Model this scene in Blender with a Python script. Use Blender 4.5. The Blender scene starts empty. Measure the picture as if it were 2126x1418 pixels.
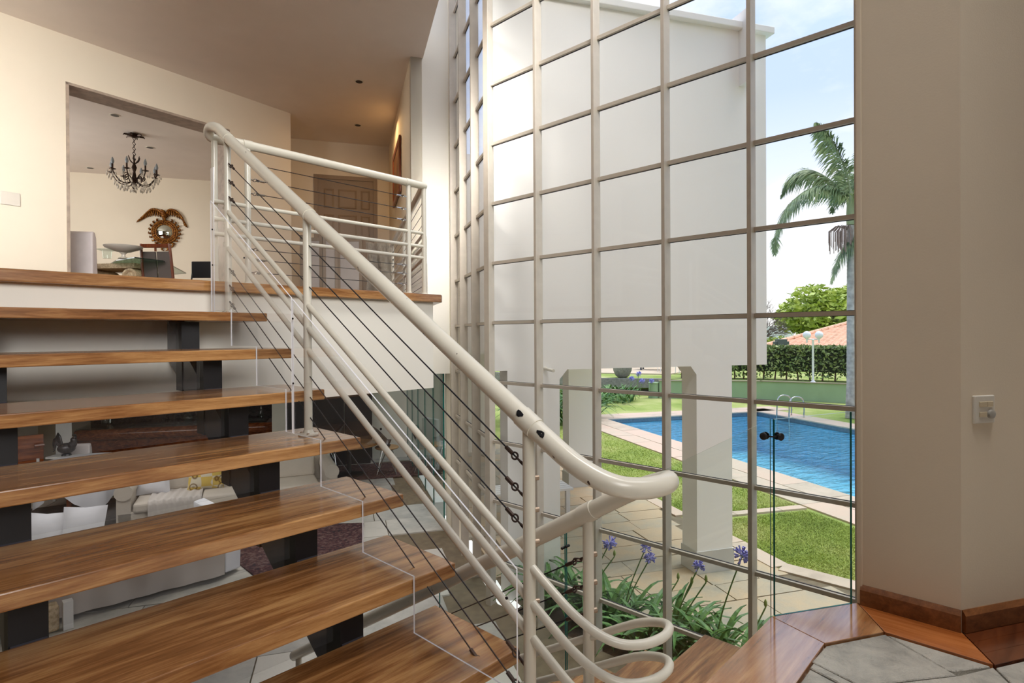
import bpy, bmesh, math, random
from mathutils import Vector, Matrix
import numpy as np
random.seed(7); RNG = np.random.default_rng(7)
SC = bpy.context.scene
COL = SC.collection
EYE = 2.506                      # height of the camera above the lower floor

def lin(r, g, b):
    f = lambda c: (c/255/12.92) if c/255 <= .04045 else ((c/255+.055)/1.055)**2.4
    return (f(r), f(g), f(b), 1.0)

# ------------------------------------------------------------------ camera
cd = bpy.data.cameras.new('camera'); cam = bpy.data.objects.new('camera', cd); COL.objects.link(cam)
RX = Vector((.6892015, -.72454857, -.00553678)); UX = Vector((.00736720, -.00063370, .99997266)); DX = Vector((.72453228, .68922345, -.00490115))
cam.matrix_world = Matrix(((RX.x, UX.x, -DX.x, 0), (RX.y, UX.y, -DX.y, 0), (RX.z, UX.z, -DX.z, EYE), (0, 0, 0, 1)))
cd.sensor_width = 36; cd.lens = 1186.96/2126*36; cd.shift_y = -6.86/2126; cd.clip_start = .02; cd.clip_end = 500
SC.camera = cam
# ------------------------------------------------------------------ world: hazy bright sky with soft clouds
w = bpy.data.worlds.new('sky'); SC.world = w; w.use_nodes = True
nt = w.node_tree; N = nt.nodes; L = nt.links; N.clear()
out = N.new('ShaderNodeOutputWorld'); bg = N.new('ShaderNodeBackground')
tc = N.new('ShaderNodeTexCoord'); sep = N.new('ShaderNodeSeparateXYZ'); L.new(tc.outputs['Generated'], sep.inputs[0])
rp = N.new('ShaderNodeValToRGB'); L.new(sep.outputs[2], rp.inputs[0])
e = rp.color_ramp.elements
e[0].position = 0.0; e[0].color = lin(226, 224, 220); e[1].position = .75; e[1].color = lin(166, 188, 228)
k = e.new(.14); k.color = lin(224, 227, 232); k = e.new(.36); k.color = lin(176, 194, 230)
nz = N.new('ShaderNodeTexNoise'); nz.inputs['Scale'].default_value = 3.2; nz.inputs['Detail'].default_value = 7; nz.inputs['Roughness'].default_value = .55
mp = N.new('ShaderNodeMapping'); mp.inputs['Scale'].default_value = (1, 1, 2.2); mp.inputs['Location'].default_value = (.3, .1, .0)
L.new(tc.outputs['Generated'], mp.inputs[0]); L.new(mp.outputs[0], nz.inputs['Vector'])
r2 = N.new('ShaderNodeValToRGB'); r2.color_ramp.elements[0].position = .48; r2.color_ramp.elements[1].position = .72
L.new(nz.outputs[0], r2.inputs[0])
mx = N.new('ShaderNodeMix'); mx.data_type = 'RGBA'; L.new(r2.outputs[0], mx.inputs[0]); L.new(rp.outputs[0], mx.inputs[6]); mx.inputs[7].default_value = lin(232, 231, 230)
L.new(mx.outputs[2], bg.inputs[0]); bg.inputs[1].default_value = 1.42; L.new(bg.outputs[0], out.inputs[0])
# hazy sun
sd = bpy.data.lights.new('sun', 'SUN'); sd.energy = 2.9; sd.angle = math.radians(40); sd.color = (1, .96, .9)
so = bpy.data.objects.new('sun', sd); COL.objects.link(so); so.rotation_euler = Vector((-.30, .15, -1.0)).to_track_quat('-Z', 'Y').to_euler()
def area(name, loc, tgt, sx, sy, watts, col=(1, .97, .92), spread=180):
    d = bpy.data.lights.new(name, 'AREA'); d.shape = 'RECTANGLE'; d.size = sx; d.size_y = sy; d.energy = watts; d.color = col; d.spread = math.radians(spread)
    o = bpy.data.objects.new(name, d); COL.objects.link(o); o.location = loc
    o.rotation_euler = (Vector(tgt)-Vector(loc)).to_track_quat('-Z', 'Y').to_euler(); return o
area('hall_fill', (-1.0, 2.9, 5.6), (.7, 8.2, 3.7), 2.2, 1.2, 33, (1, .96, .91), 58)  # added fill that brightens the hall back wall
area('hall_left_fill', (-2.6, 4.3, 4.3), (-.8, 8.0, 5.3), 1.8, 1.6, 34, (1, .96, .92), 74)  # added fill aimed upward for the hall ceiling; no window is built here
area('tall_wall_fill', (2.5, 2.9, 5.4), (4.70, 5.5, 3.7), 1.1, 1.1, 11, (1, .97, .92), 40)  # added to brighten the tall wall by the window; no fitting hangs here
area('stairwell_top_fill', (2.3, 1.2, 7.5), (4.2, 5.4, 3.4), 2.4, 1.8, 85, (1, .98, .95), 80)  # overhead fill added for the tall wall; the roof above is closed
area('rear_fill', (-.2, -1.9, 4.4), (1.2, 4.5, 2.6), 2.2, 2.2, 30, (1, .98, .95), 64)  # added behind the camera to light fascia and treads; plain wall there
area('landing_fill', (2.0, -.2, 6.8), (2.05, .3, 0), 1.4, 1.4, 13, (1, .98, .95), 60)  # invented source that lifts the slate and wooden border
area('lower_room_fill', (.8, 8.6, 2.10), (.8, 8.61, 0), 3.4, 2.6, 46)  # added fill under the slab, lights the lower room
area('lower_room_near_fill', (3.0, 6.2, 2.10), (3.0, 6.21, 0), 1.2, 1.2, 16)  # extra fill added for the floor near the stairs
area('dining_room_fill', (-.6, 12.4, 4.5), (4.5, 12.6, 4.4), 2.5, 2.0, 105)  # added fill standing in for daylight in the dining room
area('corridor_warm_fill', (4.9, 7.6, 5.8), (4.9, 7.6, 3.0), .5, .5, 8, (1, .62, .28))  # added warm fill that tints the corridor walls golden
vs = SC.view_settings; vs.view_transform = 'Standard'; vs.look = 'None'; vs.gamma = 1; vs.exposure = .2; vs.use_curve_mapping = False
SC.cycles.transparent_max_bounces = 24; SC.cycles.max_bounces = 10; SC.cycles.diffuse_bounces = 5
SC.cycles.sample_clamp_indirect = 6; SC.cycles.caustics_reflective = False; SC.cycles.caustics_refractive = False

# ------------------------------------------------------------------ materials
def newmat(name):
    m = bpy.data.materials.new(name); m.use_nodes = True
    return m, m.node_tree.nodes, m.node_tree.links, m.node_tree.nodes['Principled BSDF']
def ramp(N, stops):
    r = N.new('ShaderNodeValToRGB'); e = r.color_ramp.elements
    e[0].position, e[0].color = stops[0]; e[1].position, e[1].color = stops[-1]
    for p, c in stops[1:-1]:
        k = e.new(p); k.color = c
    return r
def coords(N, L, scale=(1, 1, 1), rot=(0, 0, 0)):
    t = N.new('ShaderNodeTexCoord'); m = N.new('ShaderNodeMapping'); m.inputs['Scale'].default_value = scale; m.inputs['Rotation'].default_value = rot
    L.new(t.outputs['Object'], m.inputs[0]); return m.outputs[0]
def noise(N, L, vec, scale, detail=4, rough=.5, dist=0):
    n = N.new('ShaderNodeTexNoise'); n.inputs['Scale'].default_value = scale; n.inputs['Detail'].default_value = detail
    n.inputs['Roughness'].default_value = rough; n.inputs['Distortion'].default_value = dist; L.new(vec, n.inputs['Vector']); return n
def bump(N, L, b, h, strength=.2, dist=.01):
    k = N.new('ShaderNodeBump'); k.inputs['Strength'].default_value = strength; k.inputs['Distance'].default_value = dist
    L.new(h, k.inputs['Height']); L.new(k.outputs[0], b.inputs['Normal'])
def plain(name, col, rough=.5, metal=0, var=.06, vscale=3, bmp=0, bscale=60, coat=0, spec=.5):
    m, N, L, b = newmat(name); v = coords(N, L)
    n = noise(N, L, v, vscale); c = lin(*col)
    d = tuple(x*(1-var) for x in c[:3])+(1,); u = tuple(min(1, x*(1+var)) for x in c[:3])+(1,)
    r = ramp(N, [(.3, d), (.7, u)]); L.new(n.outputs[0], r.inputs[0]); L.new(r.outputs[0], b.inputs['Base Color'])
    b.inputs['Roughness'].default_value = rough; b.inputs['Metallic'].default_value = metal; b.inputs['Coat Weight'].default_value = coat
    b.inputs['Specular IOR Level'].default_value = spec
    if bmp: bump(N, L, b, noise(N, L, v, bscale, 3).outputs[0], bmp)
    return m
def wood(name, dark, mid, light, axis='x', rough=.3, coat=.25, scale=1.0, ang=0):
    m, N, L, b = newmat(name)
    s = {'x': (1.1, 14, 14), 'y': (14, 1.1, 14), 'z': (14, 14, 1.1)}[axis]
    v = coords(N, L, tuple(q*scale for q in s), (0, 0, ang))
    n = noise(N, L, v, 1.6, 6, .62, .7); f = noise(N, L, v, 9, 4, .7)
    big = noise(N, L, coords(N, L, (1.2, 1.2, 1.2)), 1.1, 2)
    a = N.new('ShaderNodeMath'); a.operation = 'MULTIPLY_ADD'; L.new(f.outputs[0], a.inputs[0]); a.inputs[1].default_value = .35; L.new(n.outputs[0], a.inputs[2])
    a2 = N.new('ShaderNodeMath'); a2.operation = 'MULTIPLY_ADD'; L.new(big.outputs[0], a2.inputs[0]); a2.inputs[1].default_value = .25; L.new(a.outputs[0], a2.inputs[2])
    r = ramp(N, [(.52, lin(*dark)), (.74, lin(*mid)), (.98, lin(*light))]); L.new(a2.outputs[0], r.inputs[0]); L.new(r.outputs[0], b.inputs['Base Color'])
    b.inputs['Roughness'].default_value = rough; b.inputs['Coat Weight'].default_value = coat; b.inputs['Coat Roughness'].default_value = .12; b.inputs['Coat IOR'].default_value = 2.3 if coat > .5 else 1.7
    bump(N, L, b, a.outputs[0], .06, .004); return m
def glassmat(name, tint=(1, 1, 1), refl=.04, rough=0.0, haze=0.0):
    m, N, L, b = newmat(name); N.remove(b); o = N['Material Output']
    t = N.new('ShaderNodeBsdfTransparent'); t.inputs[0].default_value = (*tint, 1)
    g = N.new('ShaderNodeBsdfGlossy'); g.inputs['Roughness'].default_value = rough
    lw = N.new('ShaderNodeLayerWeight'); lw.inputs['Blend'].default_value = .5
    pw = N.new('ShaderNodeMath'); pw.operation = 'POWER'; L.new(lw.outputs['Facing'], pw.inputs[0]); pw.inputs[1].default_value = 5
    mu = N.new('ShaderNodeMath'); mu.operation = 'MULTIPLY_ADD'; mu.use_clamp = True; L.new(pw.outputs[0], mu.inputs[0]); mu.inputs[1].default_value = .8; mu.inputs[2].default_value = refl
    x = N.new('ShaderNodeMixShader'); L.new(mu.outputs[0], x.inputs[0]); L.new(t.outputs[0], x.inputs[1]); L.new(g.outputs[0], x.inputs[2])
    last = x
    if haze:
        d = N.new('ShaderNodeBsdfDiffuse'); d.inputs[0].default_value = (.9, .92, .95, 1)
        y = N.new('ShaderNodeMixShader'); y.inputs[0].default_value = haze; L.new(x.outputs[0], y.inputs[1]); L.new(d.outputs[0], y.inputs[2]); last = y
    L.new(last.outputs[0], o.inputs[0]); return m
M = {}
M['cream'] = plain('cream_wall_paint', (238, 228, 208), .75, var=.025, vscale=1.2, bmp=.03, bscale=180)
M['white_wall'] = plain('off_white_wall_paint', (236, 232, 222), .75, var=.02, vscale=1.2, bmp=.03, bscale=180)
M['behind'] = plain('taupe_wall_paint', (150, 132, 112), .8, var=.03)
M['pier'] = plain('beige_wall_paint', (222, 208, 186), .75, var=.025, vscale=1.5, bmp=.04, bscale=160)
M['ceiling'] = plain('ceiling_paint', (236, 226, 216), .8, var=.02)
M['wing'] = plain('render_white', (248, 245, 241), .85, var=.025, vscale=.6, bmp=.05, bscale=90)
M['plinth'] = plain('plinth_grey_render', (205, 203, 198), .85, var=.05)
M['tread'] = wood('tread_wood', (78, 46, 22), (142, 94, 52), (196, 148, 94), 'x', .26, .35)
M['treadY'] = wood('border_wood', (112, 66, 32), (166, 110, 64), (200, 148, 98), 'x', .16, 1.0, .8)
M['border2'] = wood('border_wood_turned', (112, 66, 32), (166, 110, 64), (200, 148, 98), 'x', .16, 1.0, .8, math.radians(30))
M['base'] = wood('baseboard_wood', (70, 36, 16), (112, 66, 32), (140, 88, 48), 'x', .35, .2)
M['darkfloor'] = wood('dark_floor_wood', (52, 22, 10), (84, 40, 18), (112, 58, 28), 'x', .22, .4, .8)
M['steel_white'] = plain('white_painted_steel', (220, 215, 200), .3, var=.03, vscale=9, coat=.3)
def worn(name, base, chip, th):
    m = plain(name, base, .3, var=.03, vscale=9, coat=.3); N = m.node_tree.nodes; L = m.node_tree.links; b = N['Principled BSDF']
    n = noise(N, L, coords(N, L, (1, 1, .45)), 34, 3, .6); r = ramp(N, [(th, (0, 0, 0, 1)), (th+.015, (1, 1, 1, 1))]); L.new(n.outputs[0], r.inputs[0])
    src = b.inputs['Base Color'].links[0].from_socket; x = N.new('ShaderNodeMix'); x.data_type = 'RGBA'; L.new(r.outputs[0], x.inputs[0]); L.new(src, x.inputs[6]); x.inputs[7].default_value = lin(*chip); L.new(x.outputs[2], b.inputs['Base Color']); return m
M['steel_worn'] = worn('chipped_white_steel', (220, 215, 200), (58, 40, 30), .71)
M['frame'] = plain('window_frame_paint', (196, 186, 172), .45, var=.05, vscale=12)
M['black_steel'] = plain('black_steel', (12, 12, 17), .4, 0, var=.3, vscale=8)
M['sheen_steel'] = plain('black_steel_sheen', (62, 62, 70), .3, 0, var=.12, vscale=8)  # stringer black, greyed in colour for the sheen of the acrylic before it
M['cable'] = plain('steel_cable', (52, 50, 52), .4, .7)
M['rust'] = plain('brown_shackle', (72, 56, 50), .45, .6, var=.25, vscale=40)
M['chrome'] = plain('polished_steel', (190, 190, 190), .15, 1)
M['bolt'] = plain('bolt_metal', (170, 150, 130), .35, .6)
M['putty'] = plain('dark_putty', (40, 42, 52), .7, var=.3, vscale=40)
M['pane'] = glassmat('window_glass', (.995, .997, .996), .02)
M['glass'] = glassmat('green_tinted_glass', (.96, .99, .975), .03)
M['glass_edge'] = plain('green_glass_edge', (26, 112, 104), .15, var=.2, vscale=20)
M['door_glass'] = glassmat('door_glass', (.88, .94, .93), .05)
M['acrylic'] = glassmat('clear_acrylic', (.985, .985, .99), .035, .01, .012)
M['acrylic_edge_glint'] = plain('acrylic_edge_glint', (240, 240, 244), .25)  # near-white colour stands in for light caught along the cut edges
M['slate'] = None

# ------------------------------------------------------------------ mesh builder
def smooth_path(pts, n=8, closed=False):
    P = [Vector(p) for p in pts]; o = []
    for i in range(len(P)-1):
        a = P[max(i-1, 0)]; b = P[i]; c = P[i+1]; d = P[min(i+2, len(P)-1)]
        for k in range(n):
            t = k/n; t2 = t*t; t3 = t2*t
            o.append(.5*((2*b)+(c-a)*t+(2*a-5*b+4*c-d)*t2+(3*b-a-3*c+d)*t3))
    o.append(P[-1]); return o
class MB:
    def __init__(s): s.v = []; s.f = []; s.m = []
    def add(s, vs, fs, mi=0):
        b = len(s.v); s.v += [tuple(p) for p in vs]; s.f += [tuple(b+i for i in f) for f in fs]; s.m += [mi]*len(fs); return s
    def box(s, a, b, mi=0):
        (x0, y0, z0), (x1, y1, z1) = a, b
        return s.add([(x0, y0, z0), (x1, y0, z0), (x1, y1, z0), (x0, y1, z0), (x0, y0, z1), (x1, y0, z1), (x1, y1, z1), (x0, y1, z1)],
                     [(0, 3, 2, 1), (4, 5, 6, 7), (0, 1, 5, 4), (1, 2, 6, 5), (2, 3, 7, 6), (3, 0, 4, 7)], mi)
    def obox(s, o, ax, ay, az, mi=0):       # corner + three edge vectors
        o, ax, ay, az = map(Vector, (o, ax, ay, az))
        if ax.cross(ay).dot(az) < 0: o = o+az; az = -az
        P = [o, o+ax, o+ax+ay, o+ay]; P += [p+az for p in P]
        return s.add(P, [(0, 3, 2, 1), (4, 5, 6, 7), (0, 1, 5, 4), (1, 2, 6, 5), (2, 3, 7, 6), (3, 0, 4, 7)], mi)
    def cbox(s, c, sx, sy, sz, rz=0, mi=0):  # centred in xy, standing on z
        ca, sa = math.cos(rz), math.sin(rz); c = Vector(c)
        ax = Vector((ca, sa, 0))*sx; ay = Vector((-sa, ca, 0))*sy
        return s.obox(c-ax/2-ay/2, ax, ay, (0, 0, sz), mi)
    def prism(s, poly, z0, z1, mi=0, mside=None):
        n = len(poly); area = sum(poly[i][0]*poly[(i+1) % n][1]-poly[(i+1) % n][0]*poly[i][1] for i in range(n))
        if area < 0: poly = poly[::-1]
        vs = [(p[0], p[1], z0) for p in poly]+[(p[0], p[1], z1) for p in poly]
        s.add(vs, [tuple(range(n-1, -1, -1)), tuple(range(n, 2*n))], mi)
        b = len(s.v)-2*n
        for i in range(n):
            j = (i+1) % n; s.f.append((b+i, b+j, b+n+j, b+n+i)); s.m.append(mi if mside is None else mside)
        return s
    def slab(s, poly3, nrm, mi=0, mside=None):  # planar polygon extruded along nrm
        n = len(poly3); P = [Vector(p) for p in poly3]; d = Vector(nrm)
        b = len(s.v); s.v += [tuple(p) for p in P]+[tuple(p+d) for p in P]
        s.f += [tuple(b+i for i in range(n)), tuple(b+n+i for i in range(n-1, -1, -1))]; s.m += [mi, mi]
        for i in range(n):
            j = (i+1) % n; s.f.append((b+j, b+i, b+n+i, b+n+j)); s.m.append(mi if mside is None else mside)
        return s
    def tube(s, path, r, seg=10, mi=0, cap=True):
        P = [Vector(p) for p in path]; n = len(P); rs = r if hasattr(r, '__len__') else [r]*n
        T = [(P[min(i+1, n-1)]-P[max(i-1, 0)]).normalized() for i in range(n)]
        q = Vector((0, 0, 1)) if abs(T[0].z) < .9 else Vector((1, 0, 0))
        nx = T[0].cross(q).normalized(); b = len(s.v)
        for i in range(n):
            nx = (nx-T[i]*nx.dot(T[i]))
            nx = nx.normalized() if nx.length > 1e-6 else T[i].orthogonal().normalized()
            ny = T[i].cross(nx)
            for k in range(seg):
                a = 2*math.pi*k/seg; s.v.append(tuple(P[i]+(nx*math.cos(a)+ny*math.sin(a))*rs[i]))
        for i in range(n-1):
            for k in range(seg):
                k2 = (k+1) % seg; s.f.append((b+i*seg+k, b+i*seg+k2, b+(i+1)*seg+k2, b+(i+1)*seg+k)); s.m.append(mi)
        if cap:
            s.f.append(tuple(b+k for k in range(seg-1, -1, -1))); s.m.append(mi)
            s.f.append(tuple(b+(n-1)*seg+k for k in range(seg))); s.m.append(mi)
        return s
    def cyl(s, a, b, r, seg=12, mi=0): return s.tube([a, b], r, seg, mi)
    def lathe(s, c, prof, seg=16, mi=0, axis=(0, 0, 1)):   # prof: (radius, height)
        c = Vector(c); az = Vector(axis).normalized(); ax = az.orthogonal().normalized(); ay = az.cross(ax); b = len(s.v)
        for r, h in prof:
            for k in range(seg):
                a = 2*math.pi*k/seg; s.v.append(tuple(c+az*h+(ax*math.cos(a)+ay*math.sin(a))*max(r, 1e-4)))
        for i in range(len(prof)-1):
            for k in range(seg):
                k2 = (k+1) % seg; s.f.append((b+i*seg+k, b+i*seg+k2, b+(i+1)*seg+k2, b+(i+1)*seg+k)); s.m.append(mi)
        s.f.append(tuple(b+k for k in range(seg-1, -1, -1))); s.m.append(mi)
        s.f.append(tuple(b+(len(prof)-1)*seg+k for k in range(seg))); s.m.append(mi); return s
    def ball(s, c, rx, ry=None, rz=None, seg=14, rings=9, mi=0):
        ry = ry or rx; rz = rz or rx; b0 = len(s.v)
        s.lathe((0, 0, 0), [(math.sin(math.pi*i/rings), -math.cos(math.pi*i/rings)) for i in range(rings+1)], seg, mi)
        for i in range(b0, len(s.v)):
            x, y, z = s.v[i]; s.v[i] = (c[0]+x*rx, c[1]+y*ry, c[2]+z*rz)
        return s
    def torus(s, c, ax, R, r, seg=16, ts=6, mi=0, sx=1, sy=1):
        az = Vector(ax).normalized(); a = az.orthogonal().normalized(); bb = az.cross(a)
        pts = [Vector(c)+a*math.cos(t)*R*sx+bb*math.sin(t)*R*sy for t in [2*math.pi*i/seg for i in range(seg+1)]]
        return s.tube(pts, r, ts, mi, cap=False)
    def build(s, name, mats, parent=None, smooth=False, bevel=0, seg=2, kind=None):
        me = bpy.data.meshes.new(name); me.from_pydata(s.v, [], s.f)
        mats = mats if isinstance(mats, (list, tuple)) else [mats]
        for m in mats: me.materials.append(m)
        me.polygons.foreach_set('material_index', s.m)
        if smooth: me.polygons.foreach_set('use_smooth', [True]*len(me.polygons))
        me.update(); o = bpy.data.objects.new(name, me); COL.objects.link(o)
        if smooth == 'auto':
            try: me.set_sharp_from_angle(angle=math.radians(40))
            except Exception: pass
        if bevel:
            b = o.modifiers.new('bevel', 'BEVEL'); b.width = bevel; b.segments = seg; b.limit_method = 'ANGLE'; b.angle_limit = math.radians(50)
        if parent is not None:
            o.parent = parent; o.location = -wloc(parent)
        if kind: o['kind'] = kind
        return o
def wloc(o):
    v = Vector((0, 0, 0))
    while o is not None: v += Vector(o.location); o = o.parent
    return v
def tag(o, label, cat, group=None):
    o['label'] = label; o['category'] = cat
    if group: o['group'] = group
    return o
def thing(name, label, cat, loc=(0, 0, 0), group=None):
    o = bpy.data.objects.new(name, None); COL.objects.link(o); o.location = loc; o.empty_display_size = .05
    return tag(o, label, cat, group)
def struct(o): o['kind'] = 'structure'; return o
def dup(root, loc, rz=0, label=None, sc=1.0):
    r = root.copy(); COL.objects.link(r); r.location = loc; r.rotation_euler = (0, 0, rz); r.scale = (sc, sc, sc)
    if label: r['label'] = label
    def rec(a, b):
        for ch in list(a.children):
            c = ch.copy(); COL.objects.link(c); c.parent = b; rec(ch, c)
    rec(root, r); return r
def XY(u): return Vector((u[0], u[1], 0))
U = Vector((.5, .8660254, 0)); V = Vector((.8660254, -.5, 0)); ZZ = Vector((0, 0, 1))
W8 = Vector((.990, .141, 0))          # direction of the hall's back wall
def P3(p, z): return Vector((p[0], p[1], z))
def along(q, d, t): return (q[0]+d[0]*t, q[1]+d[1]*t)
def wallseg(mb, a, b, z0, z1, th, side=1):
    d = Vector((b[0]-a[0], b[1]-a[1], 0)); n = Vector((-d.y, d.x, 0)).normalized()*th*side
    mb.obox(P3(a, z0), d, n, (0, 0, z1-z0)); return mb
# ================================================================== STRUCTURE
ML, UL, CE, GR = 1.40, 2.80, 5.953, -.094
# ceilings
struct(MB().prism([(-4, 2.43), (2.5, 2.43), (4.406, 5.692), (7.4, 10.88), (9.4, 14.3), (-4, 22)], CE, CE+.45).build('ceiling', M['ceiling']))
struct(MB().prism([(-4, -1.6), (4.2, -1.6), (4.2, 3.9), (5.2, 5.6), (4.4, 5.8), (2.5, 2.43), (-4, 2.43)], 7.6, 7.8).build('ceiling', M['ceiling']))
struct(MB().box((-4.15, -2.2, -.1), (-4.0, 21, 7.8)).build('wall_far_left', M['behind']))
struct(MB().box((-4.15, -2.35, -.1), (6.5, -2.2, 7.8)).build('wall_behind', M['behind']))
# upper floor slab (edge over the stairs, white beam below the wooden nosing)
struct(MB().prism([(-4, 3.24), (2.585, 3.24), (4.16, 5.80), (4.50, 5.66), (8.4, 12.4), (10.4, 15.6), (-4, 21)], 2.133, 2.745).build('floor', M['white_wall']))
struct(MB().prism([(-4, 3.40), (2.50, 3.40), (4.10, 5.84), (7.3, 10.9), (9, 14), (-4, 21)], 2.746, UL).build('floor', M['darkfloor']))
t = MB().prism([(-4, 3.19), (2.62, 3.19), (2.645, 3.21), (4.20, 5.86), (4.06, 5.94), (2.51, 3.40), (-4, 3.40)], 2.745, UL).build('trim_1', M['tread'], bevel=.006)
struct(t)
# hall back wall with the dining room opening (8 degrees off the stair)
WE = (4.067, 8.565)
q = QB = lambda x: (x, WE[1]+(x-WE[0])*W8.y/W8.x)
nb = Vector((-W8.y, W8.x, 0))
m = MB()
wallseg(m, q(-4), q(1.232), UL, CE, .32); wallseg(m, q(3.11), q(4.067), UL, CE, .32); wallseg(m, q(1.232), q(3.11), 5.41, CE, .32)
struct(m.build('wall_back', M['cream']))
m = MB()   # pale stone lining of the opening
a = q(1.232); m.obox(P3(a, UL)-nb*.012, W8*.03, nb*.345, (0, 0, 2.62)); a = q(3.08); m.obox(P3(a, UL)-nb*.012, W8*.03, nb*.345, (0, 0, 2.62))
M['lining'] = plain('opening_stone_lining', (176, 160, 144), .5, var=.18, vscale=14)
a = q(1.232); m.obox(P3(a, 5.392)-nb*.012, W8*1.878, nb*.345, (0, 0, .03))
struct(m.build('trim_2', M['lining']))
# corridor walls (30 degree grid)
C0 = (4.273, 5.769); CEnd = (6.05, 8.80)
CL = along(CEnd, V, -1.72)
struct(wallseg(MB(), C0, along(C0, U, 3.52), UL, CE, .14, -1).build('wall_right', M['cream']))
m = MB(); a = along(C0, U, 3.50)
wallseg(m, along(a, V, -.22), along(a, V, .2), UL, CE, .15); wallseg(m, along(a, V, -2.4), along(a, V, -1.29), UL, CE, .15); wallseg(m, along(a, V, -1.30), along(a, V, -.21), 5.36, CE, .15)
struct(m.build('wall_end', M['cream']))
struct(wallseg(MB(), (4.02, 8.60), (4.75, 10.1), UL, CE, .14, 1).build('wall_left', M['cream']))
# W1: full-height white wall between corridor and window, ends at storey beam below
WJ = (4.70, 5.53)
struct(wallseg(MB(), C0, along(C0, V, .50), 2.03, 7.6, .14).build('wall_window', M['white_wall']))
struct(MB().obox(P3(along(WJ, U, -.02), -.1)-V*.02, V*.20, U*.36, (0, 0, 7.7)).build('wall_window_jamb', M['cream']))
# dining room walls
struct(wallseg(MB(), along((2.31, 14.83), V, -6), along((2.31, 14.83), V, 6.5), UL, CE, .15).build('wall_dining', M['cream']))
struct(wallseg(MB(), (5.2, 9.9), along((5.2, 9.9), U, 4.0), UL, CE, .12, -1).build('wall_dining_side', M['cream']))
# right pier wall
PC = (2.674, .254)
m = MB().prism([(2.672, .594), (2.672, .254), along(PC, V, 2.6), along(along(PC, V, 2.6), U, .5), (3.9, .30), (3.9, .78), (3.2, .68), (2.90, .602)], -.1, 7.6)
struct(m.build('wall_pier', M['pier']))
struct(MB().box((2.664, .572, ML+.0), (2.70, .592, 7.5)).build('trim_3', M['pier'], bevel=.004))
# baseboard with a chamfered top
def base_prof(mb, a, d, ln, n):
    a = P3(a, ML); d = Vector(d); n = Vector(n)
    prof = [(0, 0), (.016, 0), (.016, .062), (.011, .070), (.004, .080), (0, .080)]
    mb.slab([a+n*x+ZZ*z for x, z in prof], d*ln)
m = MB(); base_prof(m, (2.672, .254), (0, 1, 0), .325, (-1, 0, 0)); base_prof(m, PC, V, 2.6, -U)
struct(m.build('baseboard_right', M['base']))
# mid landing: support, wooden border in mitred pieces, slate slabs, dark plank floor
struct(MB().prism([(-.2, -2.2), (5.5, -2.2), (5.2, -1.0), (2.66, .26), (2.66, .58), (2.30, .79), (1.25, .79), (1.25, 1.16), (-.2, 1.16)], ML-.30, ML-.032).build('floor', M['white_wall']))
lf = thing('landing_floor', 'half landing floor with wooden border and rough slate infill', 'floor'); lf['kind'] = 'structure'
EJ = lambda t: along((2.48, .15), V, t)
def brd(poly, mat, z0=ML-.03, z1=ML):
    MB().prism(poly, z0, z1).build('border_plank', mat, lf, bevel=.0015, seg=1)
brd([(-.2, .589), (2.2405, .599), (2.3135, .807), (1.20, .807), (-.2, .807)], M['treadY'], ML-.045)
brd([(2.2435, .598), (2.4785, .463), (2.6715, .592), (2.3155, .807)], M['border2'], ML-.045)
M['border3'] = wood('border_wood_cross', (104, 50, 18), (158, 88, 40), (186, 114, 62), 'y', .26, .35, .8)
brd([(2.481, .460), (2.481, .152), (2.672, .254), (2.673, .590)], M['border3'])
for k in range(9):   # dark plank floor along the angled wall
    a = along((2.483, .149), V, .0); b = along((2.674, .252), V, .0)
    o0 = P3(a, ML-.03)+(P3(b, 0)-P3(a, 0))*(k/3)if k < 3 else None
    if o0 is None: continue
    d = (P3(b, 0)-P3(a, 0))/3
    MB().obox(o0+V*.002, V*2.4, d*.985, (0, 0, .028)).build('floor_plank', M['darkfloor'], lf)
def slate(name):
    m, N, L, b = newmat(name); v = coords(N, L)
    n1 = noise(N, L, v, 9, 8, .65, .5); n2 = noise(N, L, v, 46, 5, .7)
    r = ramp(N, [(.25, lin(140, 138, 132)), (.5, lin(186, 182, 172)), (.8, lin(214, 208, 196))]); L.new(n1.outputs[0], r.inputs[0]); L.new(r.outputs[0], b.inputs['Base Color'])
    b.inputs['Roughness'].default_value = .38
    a = N.new('ShaderNodeMath'); a.operation = 'MULTIPLY_ADD'; L.new(n2.outputs[0], a.inputs[0]); a.inputs[1].default_value = .4; L.new(n1.outputs[0], a.inputs[2])
    bump(N, L, b, a.outputs[0], 1.0, .03); return m
M['slate'] = slate('grey_slate')
sl = [[(2.238, .594), (2.474, .458), (2.46, .44), (2.355, .272), (2.335, .236), (2.06, .447), (2.10, .60)],
      [(2.474, .452), (2.474, .158), (2.36, .243), (2.352, .262)],
      [(2.09, .585), (2.152, .592), (2.05, .455), (2.035, .48), (2.055, .585)][:0] or [(2.055, .594), (2.092, .594), (2.052, .452), (2.02, .47)],
      [(1.55, .588), (2.048, .592), (2.012, .474), (1.70, .0), (1.55, 0)],
      [(2.472, .152), (2.34, .226), (2.06, .436), (1.72, -.02), (1.75, -.25)],
      [(2.476, .145), (4.0, -.735), (3.9, -1.2), (1.76, -.26)]]
for p in sl:
    MB().prism(p, ML-.03, ML-.006+random.uniform(-.001, .0015)).build('slate_slab', M['slate'], lf, bevel=.003, seg=1)

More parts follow.
